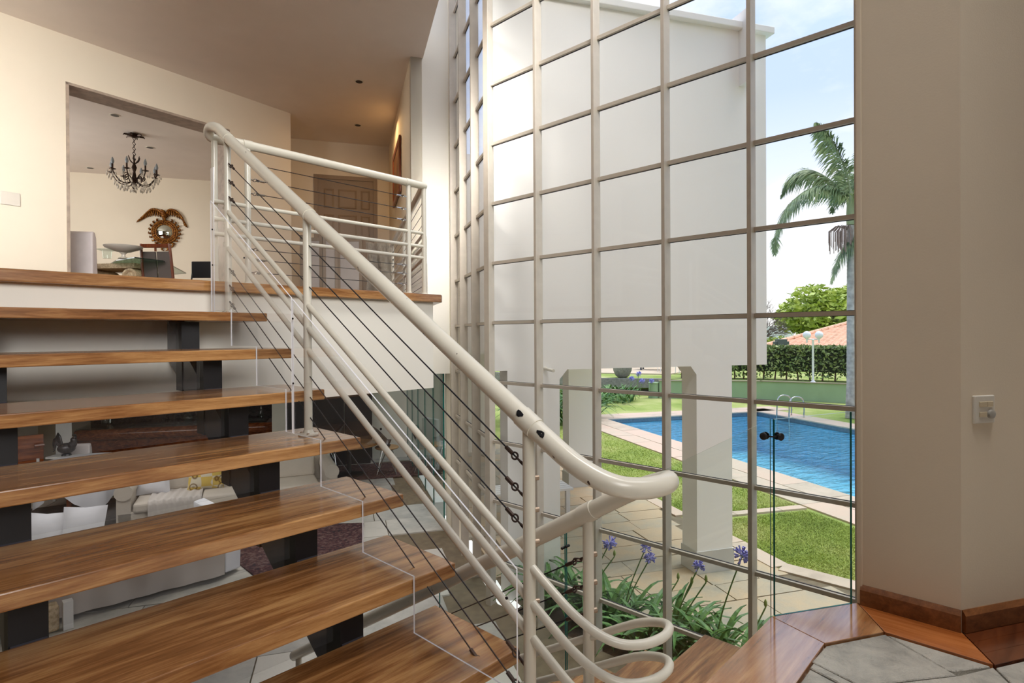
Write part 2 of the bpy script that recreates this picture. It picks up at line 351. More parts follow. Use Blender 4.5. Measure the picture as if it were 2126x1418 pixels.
# ================================================================== WINDOW
win = bpy.data.objects.new('window_1', None); COL.objects.link(win); win['kind'] = 'structure'
Z0, DZ, ROWS = 2.625, .5568, list(range(-8, 5))
YM = [3.8519-.607*i for i in range(6)]
def pcopy(o, parent, loc, rz=0):
    c = o.copy(); COL.objects.link(c); c.parent = parent; c.location = Vector(loc)-wloc(parent); c.rotation_euler = (0, 0, rz); return c
XF = 3.701
ZB, ZT = -.09, Z0+8.6*DZ
mul = MB().box((0, -.0135, 0), (.088, .0135, ZT-ZB)).build('mullion', M['frame'], win, bevel=.002, seg=1)
mul.location = (XF, YM[1], ZB)
for y in YM[2:5]: pcopy(mul, win, (XF, y, ZB))
corner = MB().prism([(XF, 3.815), (XF, 3.88), (XF+.075, 3.90), (XF+.088, 3.83)], ZB, ZT).build('corner_mullion', M['frame'], win, bevel=.002, seg=1)
MB().box((XF, YM[5]-.02, ZB), (XF+.088, YM[5]+.0135, ZT)).build('mullion', M['frame'], win)
MB().box((XF-.005, YM[5]-.02, ZB-.02), (XF+.1, 3.84, ZB+.02)).build('sill', M['frame'], win)
mun = MB().box((.034, 0, -.0135), (.058, .58, .0135)).add([], []).build('muntin', M['frame'], win); 
put = MB().box((0, 0, -.0165), (.010, .58, .0165)).box((0, -.0, .0), (.010, .007, .53)).build('putty_line', M['putty'], mun)
put.location = (.056, 0, 0)
pane = MB().box((0, .003, .016), (.004, .577, DZ-.016)).build('pane', M['pane'], win)
first = True
for i in range(5):
    y0 = YM[i+1]+.0135
    for k in ROWS:
        z = Z0-k*DZ
        if first: mun.location = (XF+.016, y0, z); pane.location = (XF+.074, y0, z); first = False
        else:
            c = pcopy(mun, win, (XF+.016, y0, z)); p2 = put.copy(); COL.objects.link(p2); p2.parent = c
            pcopy(pane, win, (XF+.074, y0, z))
    pcopy(pane, win, (XF+.074, y0, Z0-5*DZ))
# facet turned 30 degrees
QA = Vector((3.715, 3.875, 0)); RZ = -math.pi/6
for j in range(1, 3):
    c = pcopy(mul, win, QA+U*(.615*j)+ZZ*ZB, RZ)
MB().obox(QA+U*1.80+ZZ*ZB, V*.088, U*.04, (0, 0, ZT-ZB)).build('mullion', M['frame'], win)
for j in range(3):
    for k in ROWS:
        z = Z0-k*DZ; b = QA+U*(.615*j+.0135)+V*.016
        c = pcopy(mun, win, b+ZZ*z, RZ); p2 = put.copy(); COL.objects.link(p2); p2.parent = c
        pcopy(pane, win, QA+U*(.615*j+.0135)+V*.074+ZZ*z, RZ)

# ================================================================== STAIRS
G, R_ = .2886, .175
Yn = lambda n: 2.8912-G*(n-1)
Zn = lambda n: 2.6251-R_*(n-1)
nos = lambda y: 2.6251+(y-2.8912)*R_/G
XL, XR = -.15, 1.244
st = thing('staircase', 'upper flight of floating wooden treads on black steel stringers', 'staircase', (.55, 1.2, ML))
tr0 = MB().box((XL, 0, -.045), (XR, .3977, 0)).build('tread', M['tread'], st, bevel=.004)
TW = [tr0.location.copy()]
for n in range(1, 8):
    if n == 1:
        MB().box((XL, Yn(1), Zn(1)-.042), (XR, 3.236, Zn(1))).build('tread', M['tread'], st, bevel=.004)
    elif n == 2: tr0.location = Vector((0, Yn(2), Zn(2)))-wloc(st)
    else: pcopy(tr0, st, (0, Yn(n), Zn(n)))
for x0 in (.157, .884):
    m = MB(); ya, yb = 1.55, 3.235
    lo = lambda y: nos(y)-.43
    m.slab([(x0+.004, ya-.35, lo(ya-.35)), (x0+.004, yb, lo(yb)), (x0+.004, yb, lo(yb)+.19), (x0+.004, ya-.35, lo(ya-.35)+.19)], (.072, 0, 0))
    m.build('stringer', M['sheen_steel'], st)
blk = MB().box((0, 0, -.20), (.078, .085, .1295)).build('support_block', M['black_steel'], st); ff = True
for x0 in (.157, .884):
    for n in range(2, 8):
        l = (x0, Yn(n)+.40, Zn(n))
        if ff: blk.location = Vector(l)-wloc(st); ff = False
        else: pcopy(blk, st, l)
rp0 = MB().box((.237, 0, .001), (.882, .006, .129)).build('riser_panel', [M['acrylic']], st); rp0.location = Vector((0, Yn(7)+.44, Zn(7)))-wloc(st)
for n in range(2, 7): pcopy(rp0, st, (0, Yn(n)+.44, Zn(n)))
# lower flight
dn = lambda y: ML-(y-.80)*R_/G
st2 = thing('staircase', 'lower flight of wooden treads going down beside the glass guard', 'staircase', (1.85, 2.8, 0))
for k in range(1, 8):
    y1 = .80+G*k; MB().box((1.36, y1-.39, ML-R_*k-.045), (2.33, y1, ML-R_*k)).build('tread', M['tread'], st2, bevel=.004)
for x0 in (1.55, 2.06):
    m = MB(); ya, yb = .75, 2.98
    m.slab([(x0, ya, dn(ya)-.46), (x0, yb, dn(yb)-.30), (x0, yb, dn(yb)-.14), (x0, ya, dn(ya)-.27)], (.078, 0, 0)); m.build('stringer', M['black_steel'], st2)

# ================================================================== RAILINGS
XU, XD = 1.126, 1.40
def hpath(h, y_top, extra=None, y_dn=None):
    r = []; hd = h-.085
    if extra: r += extra
    y = y_top
    while y > .98: r.append((XU, y, nos(y)+h)); y -= .14
    r += [(XU, .95, nos(.95)+h), (XU, .875, nos(.875)+h+.003)]
    r += [(x, y, z+h) for x, y, z in ((1.137, .808, 1.373), (1.165, .757, 1.353), (1.215, .722, 1.345), (1.28, .705, 1.344), (1.34, .722, 1.340), (1.383, .775, 1.318))]
    y = .86
    while y < y_dn: r.append((XD, y, dn(y)+hd)); y += .14
    r.append((XD, y_dn, dn(y_dn)+hd)); return r
rl = thing('stair_railing', 'white tubular stair railing with steel cables looping round the half landing', 'railing', (XU, 1.01, ML))
el = [(1.21, 3.317, 3.59), (1.165, 3.345, 3.593), (1.13, 3.345, 3.605), (1.118, 3.30, 3.632), (XU, 3.22, nos(3.22)+.789)]
MB().tube(smooth_path(hpath(.79, 3.12, el, 2.95), 4), .0265, 16).build('handrail', M['steel_worn'], rl, smooth=True)
for h in (.413, .319, .227):
    r = hpath(h, 3.12, None, 2.95)
    MB().tube(smooth_path(r, 4), .0118, 10).build('rail_tube', M['steel_white'], rl, smooth=True)
PY = [3.08, 2.232, 1.012]; PZ = [Zn(1), Zn(4), ML]
for y, z in zip(PY, PZ):
    p = MB().cyl((XU, y, z), (XU, y, nos(y)+.78), .0168, 14).build('post', M['steel_worn'] if y < 1.5 else M['steel_white'], rl, smooth='auto')
    MB().lathe((XU, y, z+.0005), [(.04, 0), (.04, .006), (.022, .01), (.018, .022)], 20).build('base_plate', M['steel_white'], p, smooth='auto')
    for a in (0, 2.1, 4.2): MB().lathe((XU+.031*math.cos(a), y+.031*math.sin(a), z+.006), [(.006, 0), (.006, .005), (.003, .007)], 8).build('bolt', M['bolt'], p)
    d = Vector((0, 1, R_/G)).normalized(); c = Vector((XU, y, nos(y)+.79))
    MB().tube([c-d*.028, c+d*.028], .0292, 16).build('sleeve', M['steel_white'], p, smooth='auto')
yd = 1.02
p = MB().cyl((XD, yd, ML-R_-.0), (XD, yd, dn(yd)+.70), .0168, 14).build('post', M['steel_white'], rl, smooth='auto')
d = Vector((0, 1, -R_/G)).normalized(); c = Vector((XD, yd, dn(yd)+.705)); MB().tube([c-d*.028, c+d*.028], .0292, 16).build('sleeve', M['steel_white'], p, smooth='auto')
p2 = MB().cyl((XD, 2.9, 0), (XD, 2.9, dn(2.9)+.70), .0168, 14).build('post', M['steel_white'], rl, smooth='auto')
for zz in (.575, .49, .405): MB().lathe((XD+.017, yd-.004, dn(yd)+zz), [(.0085, 0), (.0085, .012), (.004, .014)], 10, axis=(1, -.4, 0)).build('bolt', M['bolt'], p, smooth='auto')
for hh in (.66, .575, .49, .33): MB().lathe((XU+.017, 1.008, nos(1.012)+hh-.02), [(.007, 0), (.007, .012), (.003, .014)], 10, axis=(1, -.5, 0)).build('bolt', M['bolt'], p, smooth='auto')
def cable(parent, a, b, ends=(1, 1), r=.0023, mat='rust', sz=1.0):
    a = Vector(a); b = Vector(b); d = (b-a).normalized()
    o = MB().tube([a+d*.03*ends[0], b-d*.03*ends[1]], r, 6).build('cable', M['cable'], parent)
    for pnt, s, on in ((a, d, ends[0]), (b, -d, ends[1])):
        if not on: continue
        n = s.orthogonal().normalized(); m = MB()
        m.tube([pnt-s*.0, pnt+s*.016], .004*sz, 8)                        # eye screw
        m.torus(pnt+s*.024*sz, n, .0085*sz, .0026*sz, 14, 6, sx=1.0, sy=1.25)
        m.torus(pnt+s*.040*sz, s.cross(n), .0085*sz, .0026*sz, 14, 6, sx=1.25, sy=1.0)
        m.tube([pnt+s*.048*sz, pnt+s*.078*sz], .0058*sz, 8)               # clamped sleeve
        m.build('shackle', M[mat], o, smooth='auto')
    return o
for h in (.663, .579, .494, .127, .042, -.042):
    for i in range(2):
        ya, yb = PY[i]-.017, PY[i+1]+.017
        if h < 0 and i == 1: yb += .15
        cable(rl, (XU, ya, nos(ya)+h), (XU, yb, nos(yb)+h), (1, 0) if i == 0 else (0, 1))
for h in (.575, .49, .405):
    ya = yd+.017; cable(rl, (XD, ya, dn(ya)+h), (XD, 2.88, dn(2.88)+h), (1, 1))
# stepped clear acrylic screen screwed on the stair side of the railing
XA = 1.062
def stepped(n0, n1, ya_top, yb_top):
    top = [(XA, ya_top, nos(ya_top)+.43), (XA, yb_top, nos(yb_top)+.43)]
    bot = []
    for n in range(n1, n0-1, -1):
        ylo = Yn(n)-.012; yhi = Yn(n-1)-.012 if n > n0 else ya_top
        if n == n1: ylo = yb_top
        bot += [(XA, ylo, Zn(n)+.014), (XA, yhi, Zn(n)+.014)]
    pts = top+[p for p in bot]
    o = MB().slab(pts, (.005, 0, 0), 0, 1).build('acrylic_screen', [M['acrylic'], M['acrylic_edge_glint']], rl); return o
ac = stepped(1, 4, 3.14, 2.245); 
ac2 = stepped(4, 7, 2.235, 1.00)
for (y, z) in [(3.10, .3), (3.10, .12), (2.22, .36), (2.22, .1), (1.03, .33), (1.03, .1), (2.7, .36), (1.6, .36)]:
    MB().lathe((XA-.003, y, nos(y)+z), [(.004, 0), (.004, .004), (.002, .005)], 8, axis=(-1, 0, 0)).build('screw', M['black_steel'], ac if y > 2.23 else ac2)
hr = [o for o in rl.children if o.name.startswith('handrail')][0]
for (y, sc_) in ((1.030, 1.0), (.958, 1.15)):
    c = Vector((XU, y, nos(y)+.79)); n = (Vector((0, 0, EYE))-c).normalized(); n = (n-Vector((0, .855, .518))*n.dot(Vector((0, .855, .518)))).normalized(); tdir = Vector((0, .855, .518)); b3 = n.cross(tdir)
    m = MB(); pts = []
    for k in range(10):
        a = 2*math.pi*k/10; rr = 1+.18*math.sin(3*a+y*40); ang = .0075*math.sin(a)*rr/.0268; pts.append(c+tdir*(.012*sc_*math.cos(a)*rr)+(n*math.cos(ang)+b3*math.sin(ang))*(.0301 if sc_ == 1.0 else .0273))
    m.add(pts, [tuple(range(10))]); m.build('paint_chip', M['black_steel'], hr)
# landing balustrade
lb = thing('landing_balustrade', 'white tubular balustrade with cables along the upper landing edge', 'railing', (1.3, 3.30, UL))
yl, zr = 3.302, 3.586
CR = Vector((2.556, yl, 0)); rEnd = CR+U*2.83
MB().tube([(1.20, yl+.012, zr+.004), (1.35, yl, zr), CR+ZZ*zr], .0255, 16).build('handrail', M['steel_white'], lb, smooth='auto')
MB().tube([CR+ZZ*zr, rEnd+ZZ*zr], .0255, 16).build('handrail', M['steel_white'], lb, smooth='auto')
MB().ball((CR.x, CR.y, zr), .0255).build('elbow', M['steel_white'], lb, smooth=True)
LP = [Vector((1.150, yl+.03, 0)), Vector((1.315, yl, 0)), Vector((2.42, yl, 0)), CR, CR+U*1.4, CR+U*2.7]
for i, pt in enumerate(LP):
    p = MB().cyl(pt+ZZ*(UL+.001), pt+ZZ*(zr-.01), .0165 if i < 4 else .015, 14).build('post', M['steel_white'], lb, smooth='auto')
    if i < 4: MB().lathe(pt+ZZ*(UL+.0008), [(.034, 0), (.034, .006), (.02, .01), (.018, .02)], 18).build('base_plate', M['steel_white'], p, smooth='auto')
    if i in (1, 2): MB().tube([pt+ZZ*zr-Vector((.026, 0, 0)), pt+ZZ*zr+Vector((.026, 0, 0))], .028, 16).build('sleeve', M['steel_white'], p, smooth='auto')
for z in (.737, .643, .561):
    MB().tube([(1.13, yl, z+EYE), CR+ZZ*(z+EYE)], .0118, 10).build('rail_tube', M['steel_white'], lb, smooth='auto')
    MB().tube([CR+ZZ*(z+EYE), rEnd+ZZ*(z+EYE)], .0118, 10).build('rail_tube', M['steel_white'], lb, smooth='auto')
for z in (.977, .89, .812, .497, .437, .364):
    cable(lb, (1.332, yl, z+EYE), (2.402, yl, z+EYE), mat='chrome'); cable(lb, CR+U*.017+ZZ*(z+EYE), CR+U*2.7+ZZ*(z+EYE), mat='black_steel')
MB().obox((1.20, yl-.03, UL+.01), (1.2, 0, 0), (0, .004, 0), (0, 0, .42)).build('acrylic_screen', [M['acrylic'], M['acrylic_edge_glint']], lb)
MB().obox(CR+V*.02+ZZ*(UL+.01), U*1.3, V*.004, (0, 0, .42)).build('acrylic_screen', [M['acrylic'], M['acrylic_edge_glint']], lb)
m = MB().obox((1.085, 3.165, Zn(1)+.002), (.005, 0, 0), (0, .035, 0), (0, 0, .76), 1); m.build('acrylic_screen', [M['acrylic'], M['acrylic_edge_glint']], lb)

# glass guard on the window side of the lower flight
gg = thing('glass_balustrade', 'frameless green edged glass guard along the lower flight and landing edge', 'balustrade', (2.315, .81, ML))
XG = 2.316
for i, (ya, yb) in enumerate(((.812, 1.828), (1.838, 2.86))):
    f = lambda y: 2.173-(y-.812)*R_/G*.985
    lo = lambda y: dn(y)-.36
    MB().slab([(XG, ya, lo(ya)), (XG, yb, lo(yb)), (XG, yb, f(yb)), (XG, ya, f(ya))], (.010, 0, 0), 0, 1).build('glass_pane', [M['glass'], M['glass_edge']], gg)
A = Vector((2.320, .800, ML)); B = Vector((2.656, .598, ML))
dd = (B-A).normalized(); nn = Vector((dd.y, -dd.x, 0))*-1
m = MB().slab([A+dd*.006, B-dd*.012, B-dd*.012+ZZ*.786, A+dd*.006+ZZ*.772], nn*.010, 0, 1).build('glass_pane', [M['glass'], M['glass_edge']], gg)
def clip(c, d1, d2, k=1.0):
    m = MB()
    for d in (d1, d2):
        d = Vector(d).normalized(); n = Vector((d.y, -d.x, 0)); q = Vector(c)+d*.030*k
        for s in (-1, 1): m.lathe(q+n*.008*s, [(.015*k, 0), (.015*k, .005), (.011*k, .009), (.004*k, .010)], 16, axis=n*s)
        m.cyl(q-n*.008, q+n*.008, .007, 10); m.cyl(Vector(c), q, .003, 8)
    return m
clip((2.318, .803, 2.104), (0, 1, 0), dd).build('clip', M['cable'], gg, smooth='auto')
clip((2.318, 1.833, dn(1.833)+.64), (0, 1, -.6), (0, -1, .6), .5).build('clip', M['cable'], gg, smooth='auto')
# switch plates
sw = thing('light_switch', 'white dimmer plate with three keys and a round knob on the angled right wall', 'switch', (2.76, .20, 2.22))
a = along(PC, V, .053); m = MB().obox(P3(a, 2.168)-U*.010, V*.106, U*.0105, (0, 0, .104)); m.build('plate', plain('switch_plate', (222, 216, 204), .4), sw, bevel=.004)
M['key'] = plain('switch_key', (206, 190, 160), .4); M['knobgrey'] = plain('switch_knob', (168, 164, 156), .35)
for (s, z, wd) in ((.024, .062, .037), (.063, .062, .030), (.024, .024, .037)):
    MB().obox(P3(along(a, V, s), 2.168+z)-U*.014, V*wd, U*.005, (0, 0, .019)).build('key', M['key'], sw, bevel=.0015)
c = P3(along(a, V, .080), 2.168+.034); MB().lathe(c-U*.010, [(.017, 0), (.016, .010), (.012, .012)], 20, axis=-U).build('knob', M['knobgrey'], sw, smooth='auto')
sw2 = thing('wall_plate', 'blank white cover plate on the hall wall left of the dining opening', 'switch', (.74, 8.09, 3.99))
MB().obox(P3(QB(.659), 3.925)-nb*.012, W8*.166, nb*.012, (0, 0, .14)).build('plate', bpy.data.materials['switch_plate'], sw2, bevel=.004)

# ================================================================== UPSTAIRS HALL AND DINING ROOM
def downlight(x, y, label, r=.058):
    t = thing('downlight', label, 'ceiling light', (x, y, CE-.02), 'recessed downlights')
    MB().lathe((x, y, CE-.006), [(r, 0), (r, .008), (r*.78, .008)], 24).build('trim_ring', M['steel_white'], t, smooth='auto')
    MB().lathe((x, y, CE-.0075), [(r*.80, 0), (r*.80, .004), (r*.4, .003)], 20).build('lamp_recess', M['black_steel'], t, smooth='auto')
downlight(4.203, 6.826, 'dark round downlight in the hall ceiling near the slab edge')
downlight(5.05, 8.25, 'dark round downlight in the hall ceiling before the corridor door')
downlight(2.203, 10.561, 'brass rimmed downlight in the dining ceiling above left of the chandelier', .07)
downlight(3.014, 11.903, 'brass rimmed downlight in the dining ceiling right of the chandelier chain', .07)
downlight(2.534, 14.2, 'dark downlight in the dining ceiling near the back wall corner', .07)
# corridor door
dr = bpy.data.objects.new('door_1', None); COL.objects.link(dr); dr['kind'] = 'structure'
a = along(C0, U, 3.50); M['doorpaint'] = plain('door_taupe_paint', (150, 132, 112), .5, var=.04)
o0 = P3(along(a, V, -1.26), UL); 
MB().obox(o0, V*1.01, U*.045, (0, 0, 2.53)).build('door_leaf', M['doorpaint'], dr)
for (x0, x1) in ((-1.30, -1.23), (-.28, -.21)): MB().obox(P3(along(a, V, x0), UL)-U*.02, V*(x1-x0), U*.10, (0, 0, 2.56)).build('door_frame', M['doorpaint'], dr, bevel=.004)
MB().obox(P3(along(a, V, -1.23), UL+2.49)-U*.02, V*.95, U*.10, (0, 0, .07)).build('door_frame', M['doorpaint'], dr, bevel=.004)
for (px, pz, pw, ph) in ((.13, 1.98, .17, .34), (.37, 1.98, .32, .34), (.76, 1.98, .16, .34), (.13, .95, .17, .92), (.37, .95, .32, .92), (.76, .95, .16, .92), (.13, .15, .17, .68), (.37, .15, .32, .68), (.76, .15, .16, .68)):
    b0 = o0+V*px+ZZ*pz-U*.001; m = MB(); pp = lambda x, z, n: b0+V*x+ZZ*z-U*n
    vs = [pp(0, 0, 0), pp(pw, 0, 0), pp(pw, ph, 0), pp(0, ph, 0), pp(.02, .02, .014), pp(pw-.02, .02, .014), pp(pw-.02, ph-.02, .014), pp(.02, ph-.02, .014), pp(.035, .035, .006), pp(pw-.035, .035, .006), pp(pw-.035, ph-.035, .006), pp(.035, ph-.035, .006)]
    m.add(vs, [(0, 1, 5, 4), (1, 2, 6, 5), (2, 3, 7, 6), (3, 0, 4, 7), (4, 5, 9, 8), (5, 6, 10, 9), (6, 7, 11, 10), (7, 4, 8, 11), (8, 9, 10, 11)])
    m.build('door_panel', M['doorpaint'], dr)
MB().ball(o0+V*.93+ZZ*1.05-U*.05, .028).build('door_knob', M['bolt'], dr, smooth=True)
# framed picture on the corridor's right wall
M['framewood'] = wood('red_frame_wood', (70, 22, 8), (128, 56, 22), (160, 84, 36), 'z', .3, .3)
pic = thing('framed_picture', 'red wooden framed picture on the corridor wall at the right', 'picture', (5.1, 7.3, 4.95))
b = P3(along(C0, U, 1.20), 4.58)-V*.035
for (x, z, wx, hz) in ((0, 0, .09, .82), (1.05, 0, .09, .82), (.09, 0, .96, .09), (.09, .73, .96, .09)):
    MB().obox(b+U*x+ZZ*z, U*wx, V*.032, (0, 0, hz)).build('frame_bar', M['framewood'], pic, bevel=.01)
MB().obox(b+U*.09+ZZ*.09+V*.012, U*.96, V*.01, (0, 0, .64)).build('canvas', plain('picture_canvas', (132, 92, 60), .6, var=.5, vscale=5), pic)
# chandelier
M['bronze'] = plain('dark_bronze', (52, 34, 26), .35, .6, var=.3, vscale=20)
M['crystal'] = plain('crystal', (214, 208, 196), .06, .0, var=.1, spec=1.0); 
M['bulb'] = plain('frosted_bulb', (150, 160, 168), .3)
cx, cy, ch = 2.627, 11.307, CE
cl = thing('chandelier', 'bronze candle chandelier with crystal drops hanging in the dining room', 'chandelier', (cx, cy, ch-.9))
m = MB().lathe((cx, cy, ch-.05), [(.02, -.02), (.075, 0), (.10, .03), (.05, .049)], 14)
for k in range(6):
    a = k*math.pi/3; m.tube([(cx+.06*math.cos(a), cy+.06*math.sin(a), ch-.03), (cx+.14*math.cos(a), cy+.14*math.sin(a), ch-.03), (cx+.16*math.cos(a), cy+.16*math.sin(a), ch-.05)], [.02, .014, .004], 6)
m.build('ceiling_rose', M['bronze'], cl, smooth='auto')
m = MB()
for k in range(9): m.torus((cx, cy, ch-.08-.043*k), (1, 0, 0) if k % 2 else (0, 1, 0), .017, .005, 10, 5, sx=1, sy=1.5)
m.build('chain', M['bronze'], cl, smooth=True)
m = MB().lathe((cx, cy, ch-.90), [(.01, -.04), (.03, -.02), (.045, .02), (.02, .06), (.055, .12), (.03, .18), (.018, .26), (.04, .33), (.015, .40), (.012, .47)], 12)
for k in range(6):
    a = k*math.pi/3+.2; ca, sa = math.cos(a), math.sin(a)
    m.tube(smooth_path([(cx+ca*.03, cy+sa*.03, ch-.78), (cx+ca*.11, cy+sa*.11, ch-.68), (cx+ca*.17, cy+sa*.17, ch-.72), (cx+ca*.14, cy+sa*.14, ch-.77), (cx+ca*.10, cy+sa*.10, ch-.74)], 4), .008, 6)
    m.tube(smooth_path([(cx+ca*.02, cy+sa*.02, ch-.50), (cx+ca*.07, cy+sa*.07, ch-.45), (cx+ca*.09, cy+sa*.09, ch-.38)], 3), [.008]*6+[.003], 5)
m.build('stem', M['bronze'], cl, smooth='auto')
drop = None
for k in range(8):
    a = k*math.pi/4+.25; ca, sa = math.cos(a), math.sin(a); f = lambda r, z: (cx+ca*r*.84, cy+sa*r*.84, ch-.84+z*.9)
    ar = MB().tube(smooth_path([f(.03, .06), f(.14, -.02), f(.27, .0), (f(.36, .10)), f(.40, .17)], 5), .009, 6)
    ar.lathe(f(.40, .17), [(.012, 0), (.05, .012), (.052, .018), (.014, .02)], 12)
    ar = ar.build('arm', M['bronze'], cl, smooth='auto')
    MB().lathe(f(.40, .188), [(.013, 0), (.013, .09)], 8).build('candle_sleeve', M['bronze'], ar, smooth='auto')
    MB().lathe(f(.40, .278), [(.012, 0), (.024, .025), (.026, .045), (.016, .085), (.003, .115)], 12).build('bulb', M['bulb'], ar, smooth=True)
    m = MB()
    for j, (r, z, L_) in enumerate(((.15, -.03, .10), (.21, -.03, .09), (.27, -.01, .11), (.33, .05, .10), (.43, .15, .09), (.37, .15, .08), (.46, .17, .06))):
        for off in (-.05, .05):
            x, y, z0 = f(r, z); x += -sa*off; y += ca*off
            m.lathe((x, y, z0-L_), [(.001, 0), (.013, .022), (.010, .04), (.002, .055), (.005, .062), (.001, .07), (.0015, L_)], 6)
    m.build('crystal_drop', M['crystal'], ar, kind='stuff')
# convex mirror with carved eagle
def gold(name):
    m, N, L, b = newmat(name); v = coords(N, L); n = noise(N, L, v, 55, 4)
    r = ramp(N, [(.36, lin(58, 26, 8)), (.55, lin(140, 84, 22)), (.72, lin(214, 158, 62))]); L.new(n.outputs[0], r.inputs[0]); L.new(r.outputs[0], b.inputs['Base Color'])
    b.inputs['Metallic'].default_value = .55; b.inputs['Roughness'].default_value = .38; bump(N, L, b, n.outputs[0], .5, .01); return m
M['gilt'] = gold('old_gilding')
mc = Vector((3.809, 13.965, 4.78)); nM = -U
mr = thing('convex_mirror', 'round convex mirror in carved gilt frame topped by a spread winged eagle', 'mirror', tuple(mc))
KM = .70
mw = lambda x, z, d=0.0: mc+V*(x*KM)+ZZ*(z*KM)+nM*(d*KM)
m = MB(); ring = lambda R, r, d: m.torus(mc+nM*d*KM, nM, R*KM, r*KM, 40, 8)
ring(.345, .030, .05); ring(.295, .042, .05); ring(.245, .028, .055)
for k in range(26):
    a = 2*math.pi*k/26; m.ball(mw(.295*math.cos(a), .295*math.sin(a), .095), .014, seg=8, rings=5)
m.build('frame', M['gilt'], mr, smooth=True)
M['mirror'] = plain('mirror_silver', (206, 214, 206), .03, 1, var=0)
MB().lathe(mc+nM*.03, [(.176, 0), (.142, .026), (.098, .046), (.045, .058), (.008, .061)], 32, axis=nM).build('mirror_glass', M['mirror'], mr, smooth=True)
m = MB()
for s in (-1, 1):           # carved leaf scrolls round the frame
    for k in range(9):
        a = math.radians(-78+k*17) ; r = .385
        p = [mw(s*(r+.0)*math.cos(a), r*math.sin(a), .04), mw(s*(r+.055)*math.cos(a+.07), (r+.055)*math.sin(a+.07), .06), mw(s*(r+.05)*math.cos(a+.17), (r+.05)*math.sin(a+.17), .05)]
        m.tube(p, [.024, .019, .005], 6)
    m.tube(smooth_path([mw(s*.26, -.33, .04), mw(s*.20, -.43, .05), mw(s*.08, -.47, .05), mw(s*.04, -.40, .05), mw(s*.10, -.37, .05)], 4), .02, 7)
    m.tube(smooth_path([mw(s*.03, -.44, .05), mw(s*.09, -.53, .05), mw(s*.02, -.58, .05)], 4), [.022, .022, .022, .02, .018, .016, .013, .01, .007], 7)
m.build('carved_scrolls', M['gilt'], mr, smooth=True)
m = MB()
m.tube(smooth_path([mw(.0, .36, .07), mw(-.01, .46, .10), mw(-.02, .56, .09), mw(-.05, .63, .10), mw(-.10, .64, .14)], 5), [.035]*6+[.052]*5+[.05]*4+[.035]*3+[.025, .016, .006], 10)
m.build('eagle_body', M['gilt'], mr, smooth=True)
for s in (-1, 1):
    wg = MB(); tip = -1
    span = [(.05, .54), (.16, .63), (.30, .66), (.42, .60), (.55, .46), (.66, .36)] if s < 0 else [(.05, .54), (.12, .66), (.26, .66), (.40, .56), (.50, .40), (.53, .26)]
    wg.tube(smooth_path([mw(s*x, z+.02, .06) for x, z in span], 4), [.026]*12+[.02]*5+[.014]*3+[.006], 7)
    nF = 14
    for k in range(nF):
        t = k/(nF-1); i = min(int(t*5), 4); fr = t*5-i
        x = span[i][0]+(span[i+1][0]-span[i][0])*fr; z = span[i][1]+(span[i+1][1]-span[i][1])*fr
        ln = .20-.10*abs(t-.45); an = math.radians(-105+62*t)
        p0 = mw(s*x, z, .05+.004*(k % 2)); p1 = mw(s*(x+ln*math.cos(an)), z+ln*math.sin(an), .03)
        wg.tube([p0, p0.lerp(p1, .6), p1], [.02, .018, .003], 6)
    wg.build('eagle_wing', M['gilt'], mr, smooth=True)
# dining table: glass top on carved stone pedestal
def stone(name, a, b_, sc=30):
    m, N, L, b = newmat(name); v = coords(N, L); n = noise(N, L, v, sc, 6, .7)
    r = ramp(N, [(.35, lin(*a)), (.65, lin(*b_))]); L.new(n.outputs[0], r.inputs[0]); L.new(r.outputs[0], b.inputs['Base Color']); b.inputs['Roughness'].default_value = .8
    bump(N, L, b, n.outputs[0], .5, .01); return m
M['carved_stone'] = stone('carved_stone', (176, 152, 118), (232, 212, 178))
dt = thing('dining_table', 'glass topped dining table on carved stone scroll pedestal seen through the opening', 'table', (2.3, 9.7, UL))
e1, e2 = Vector((2.05, 8.80, 0)), Vector((1.55, 9.42, 0))
M['table_glass'] = glassmat('thick_green_glass', (.62, .80, .70), .12); M['glass_rim'] = plain('dark_green_glass_rim', (20, 40, 34), .2)
MB().prism([(1.98, 9.50), (2.08, 8.98), (2.46, 9.12), (3.20, 10.60), (3.0, 11.3), (2.1, 11.3)], UL+.775, UL+.79, 0, 1).build('tabletop', [M['table_glass'], M['glass_rim']], dt)
m = MB(); c = Vector((2.15, 10.0, 0)); ax = Vector((.6, -.8, 0)).normalized(); ay = Vector((.8, .6, 0))
m.obox(c-ax*.42-ay*.25+ZZ*UL, ax*.84, ay*.5, (0, 0, .12)); m.obox(c-ax*.30-ay*.20+ZZ*(UL+.12), ax*.60, ay*.4, (0, 0, .40)); m.obox(c-ax*.42-ay*.25+ZZ*(UL+.70), ax*.84, ay*.5, (0, 0, .07))
for s in (-1, 1):
    sp = [c+ax*s*(.33+.11*r*math.cos(t))+ZZ*(UL+.58+.11*r*math.sin(t))-ay*.24 for t, r in [(i*.5, 1-.045*i) for i in range(17)]]
    m.tube(sp, .028, 6); m.lathe(c+ax*s*.33+ZZ*(UL+.58)-ay*.235, [(.12, 0), (.12, .47)], 18, axis=ay)
m.build('pedestal', M['carved_stone'], dt, smooth='auto')
fb = thing('fruit_bowl', 'wide white shallow bowl on clear foot standing on the dining table', 'bowl', (1.99, 9.38, UL+.79))
MB().lathe((2.03, 9.32, UL+.88), [(.02, 0), (.09, .008), (.22, .06), (.235, .085), (.228, .085), (.20, .06), (.05, .02)], 28).build('bowl', plain('white_porcelain', (214, 210, 200), .3), fb, smooth='auto')
MB().lathe((2.03, 9.32, UL+.791), [(.07, 0), (.06, .012), (.025, .03), (.022, .06), (.05, .088)], 18).build('foot', M['crystal'], fb, smooth='auto')
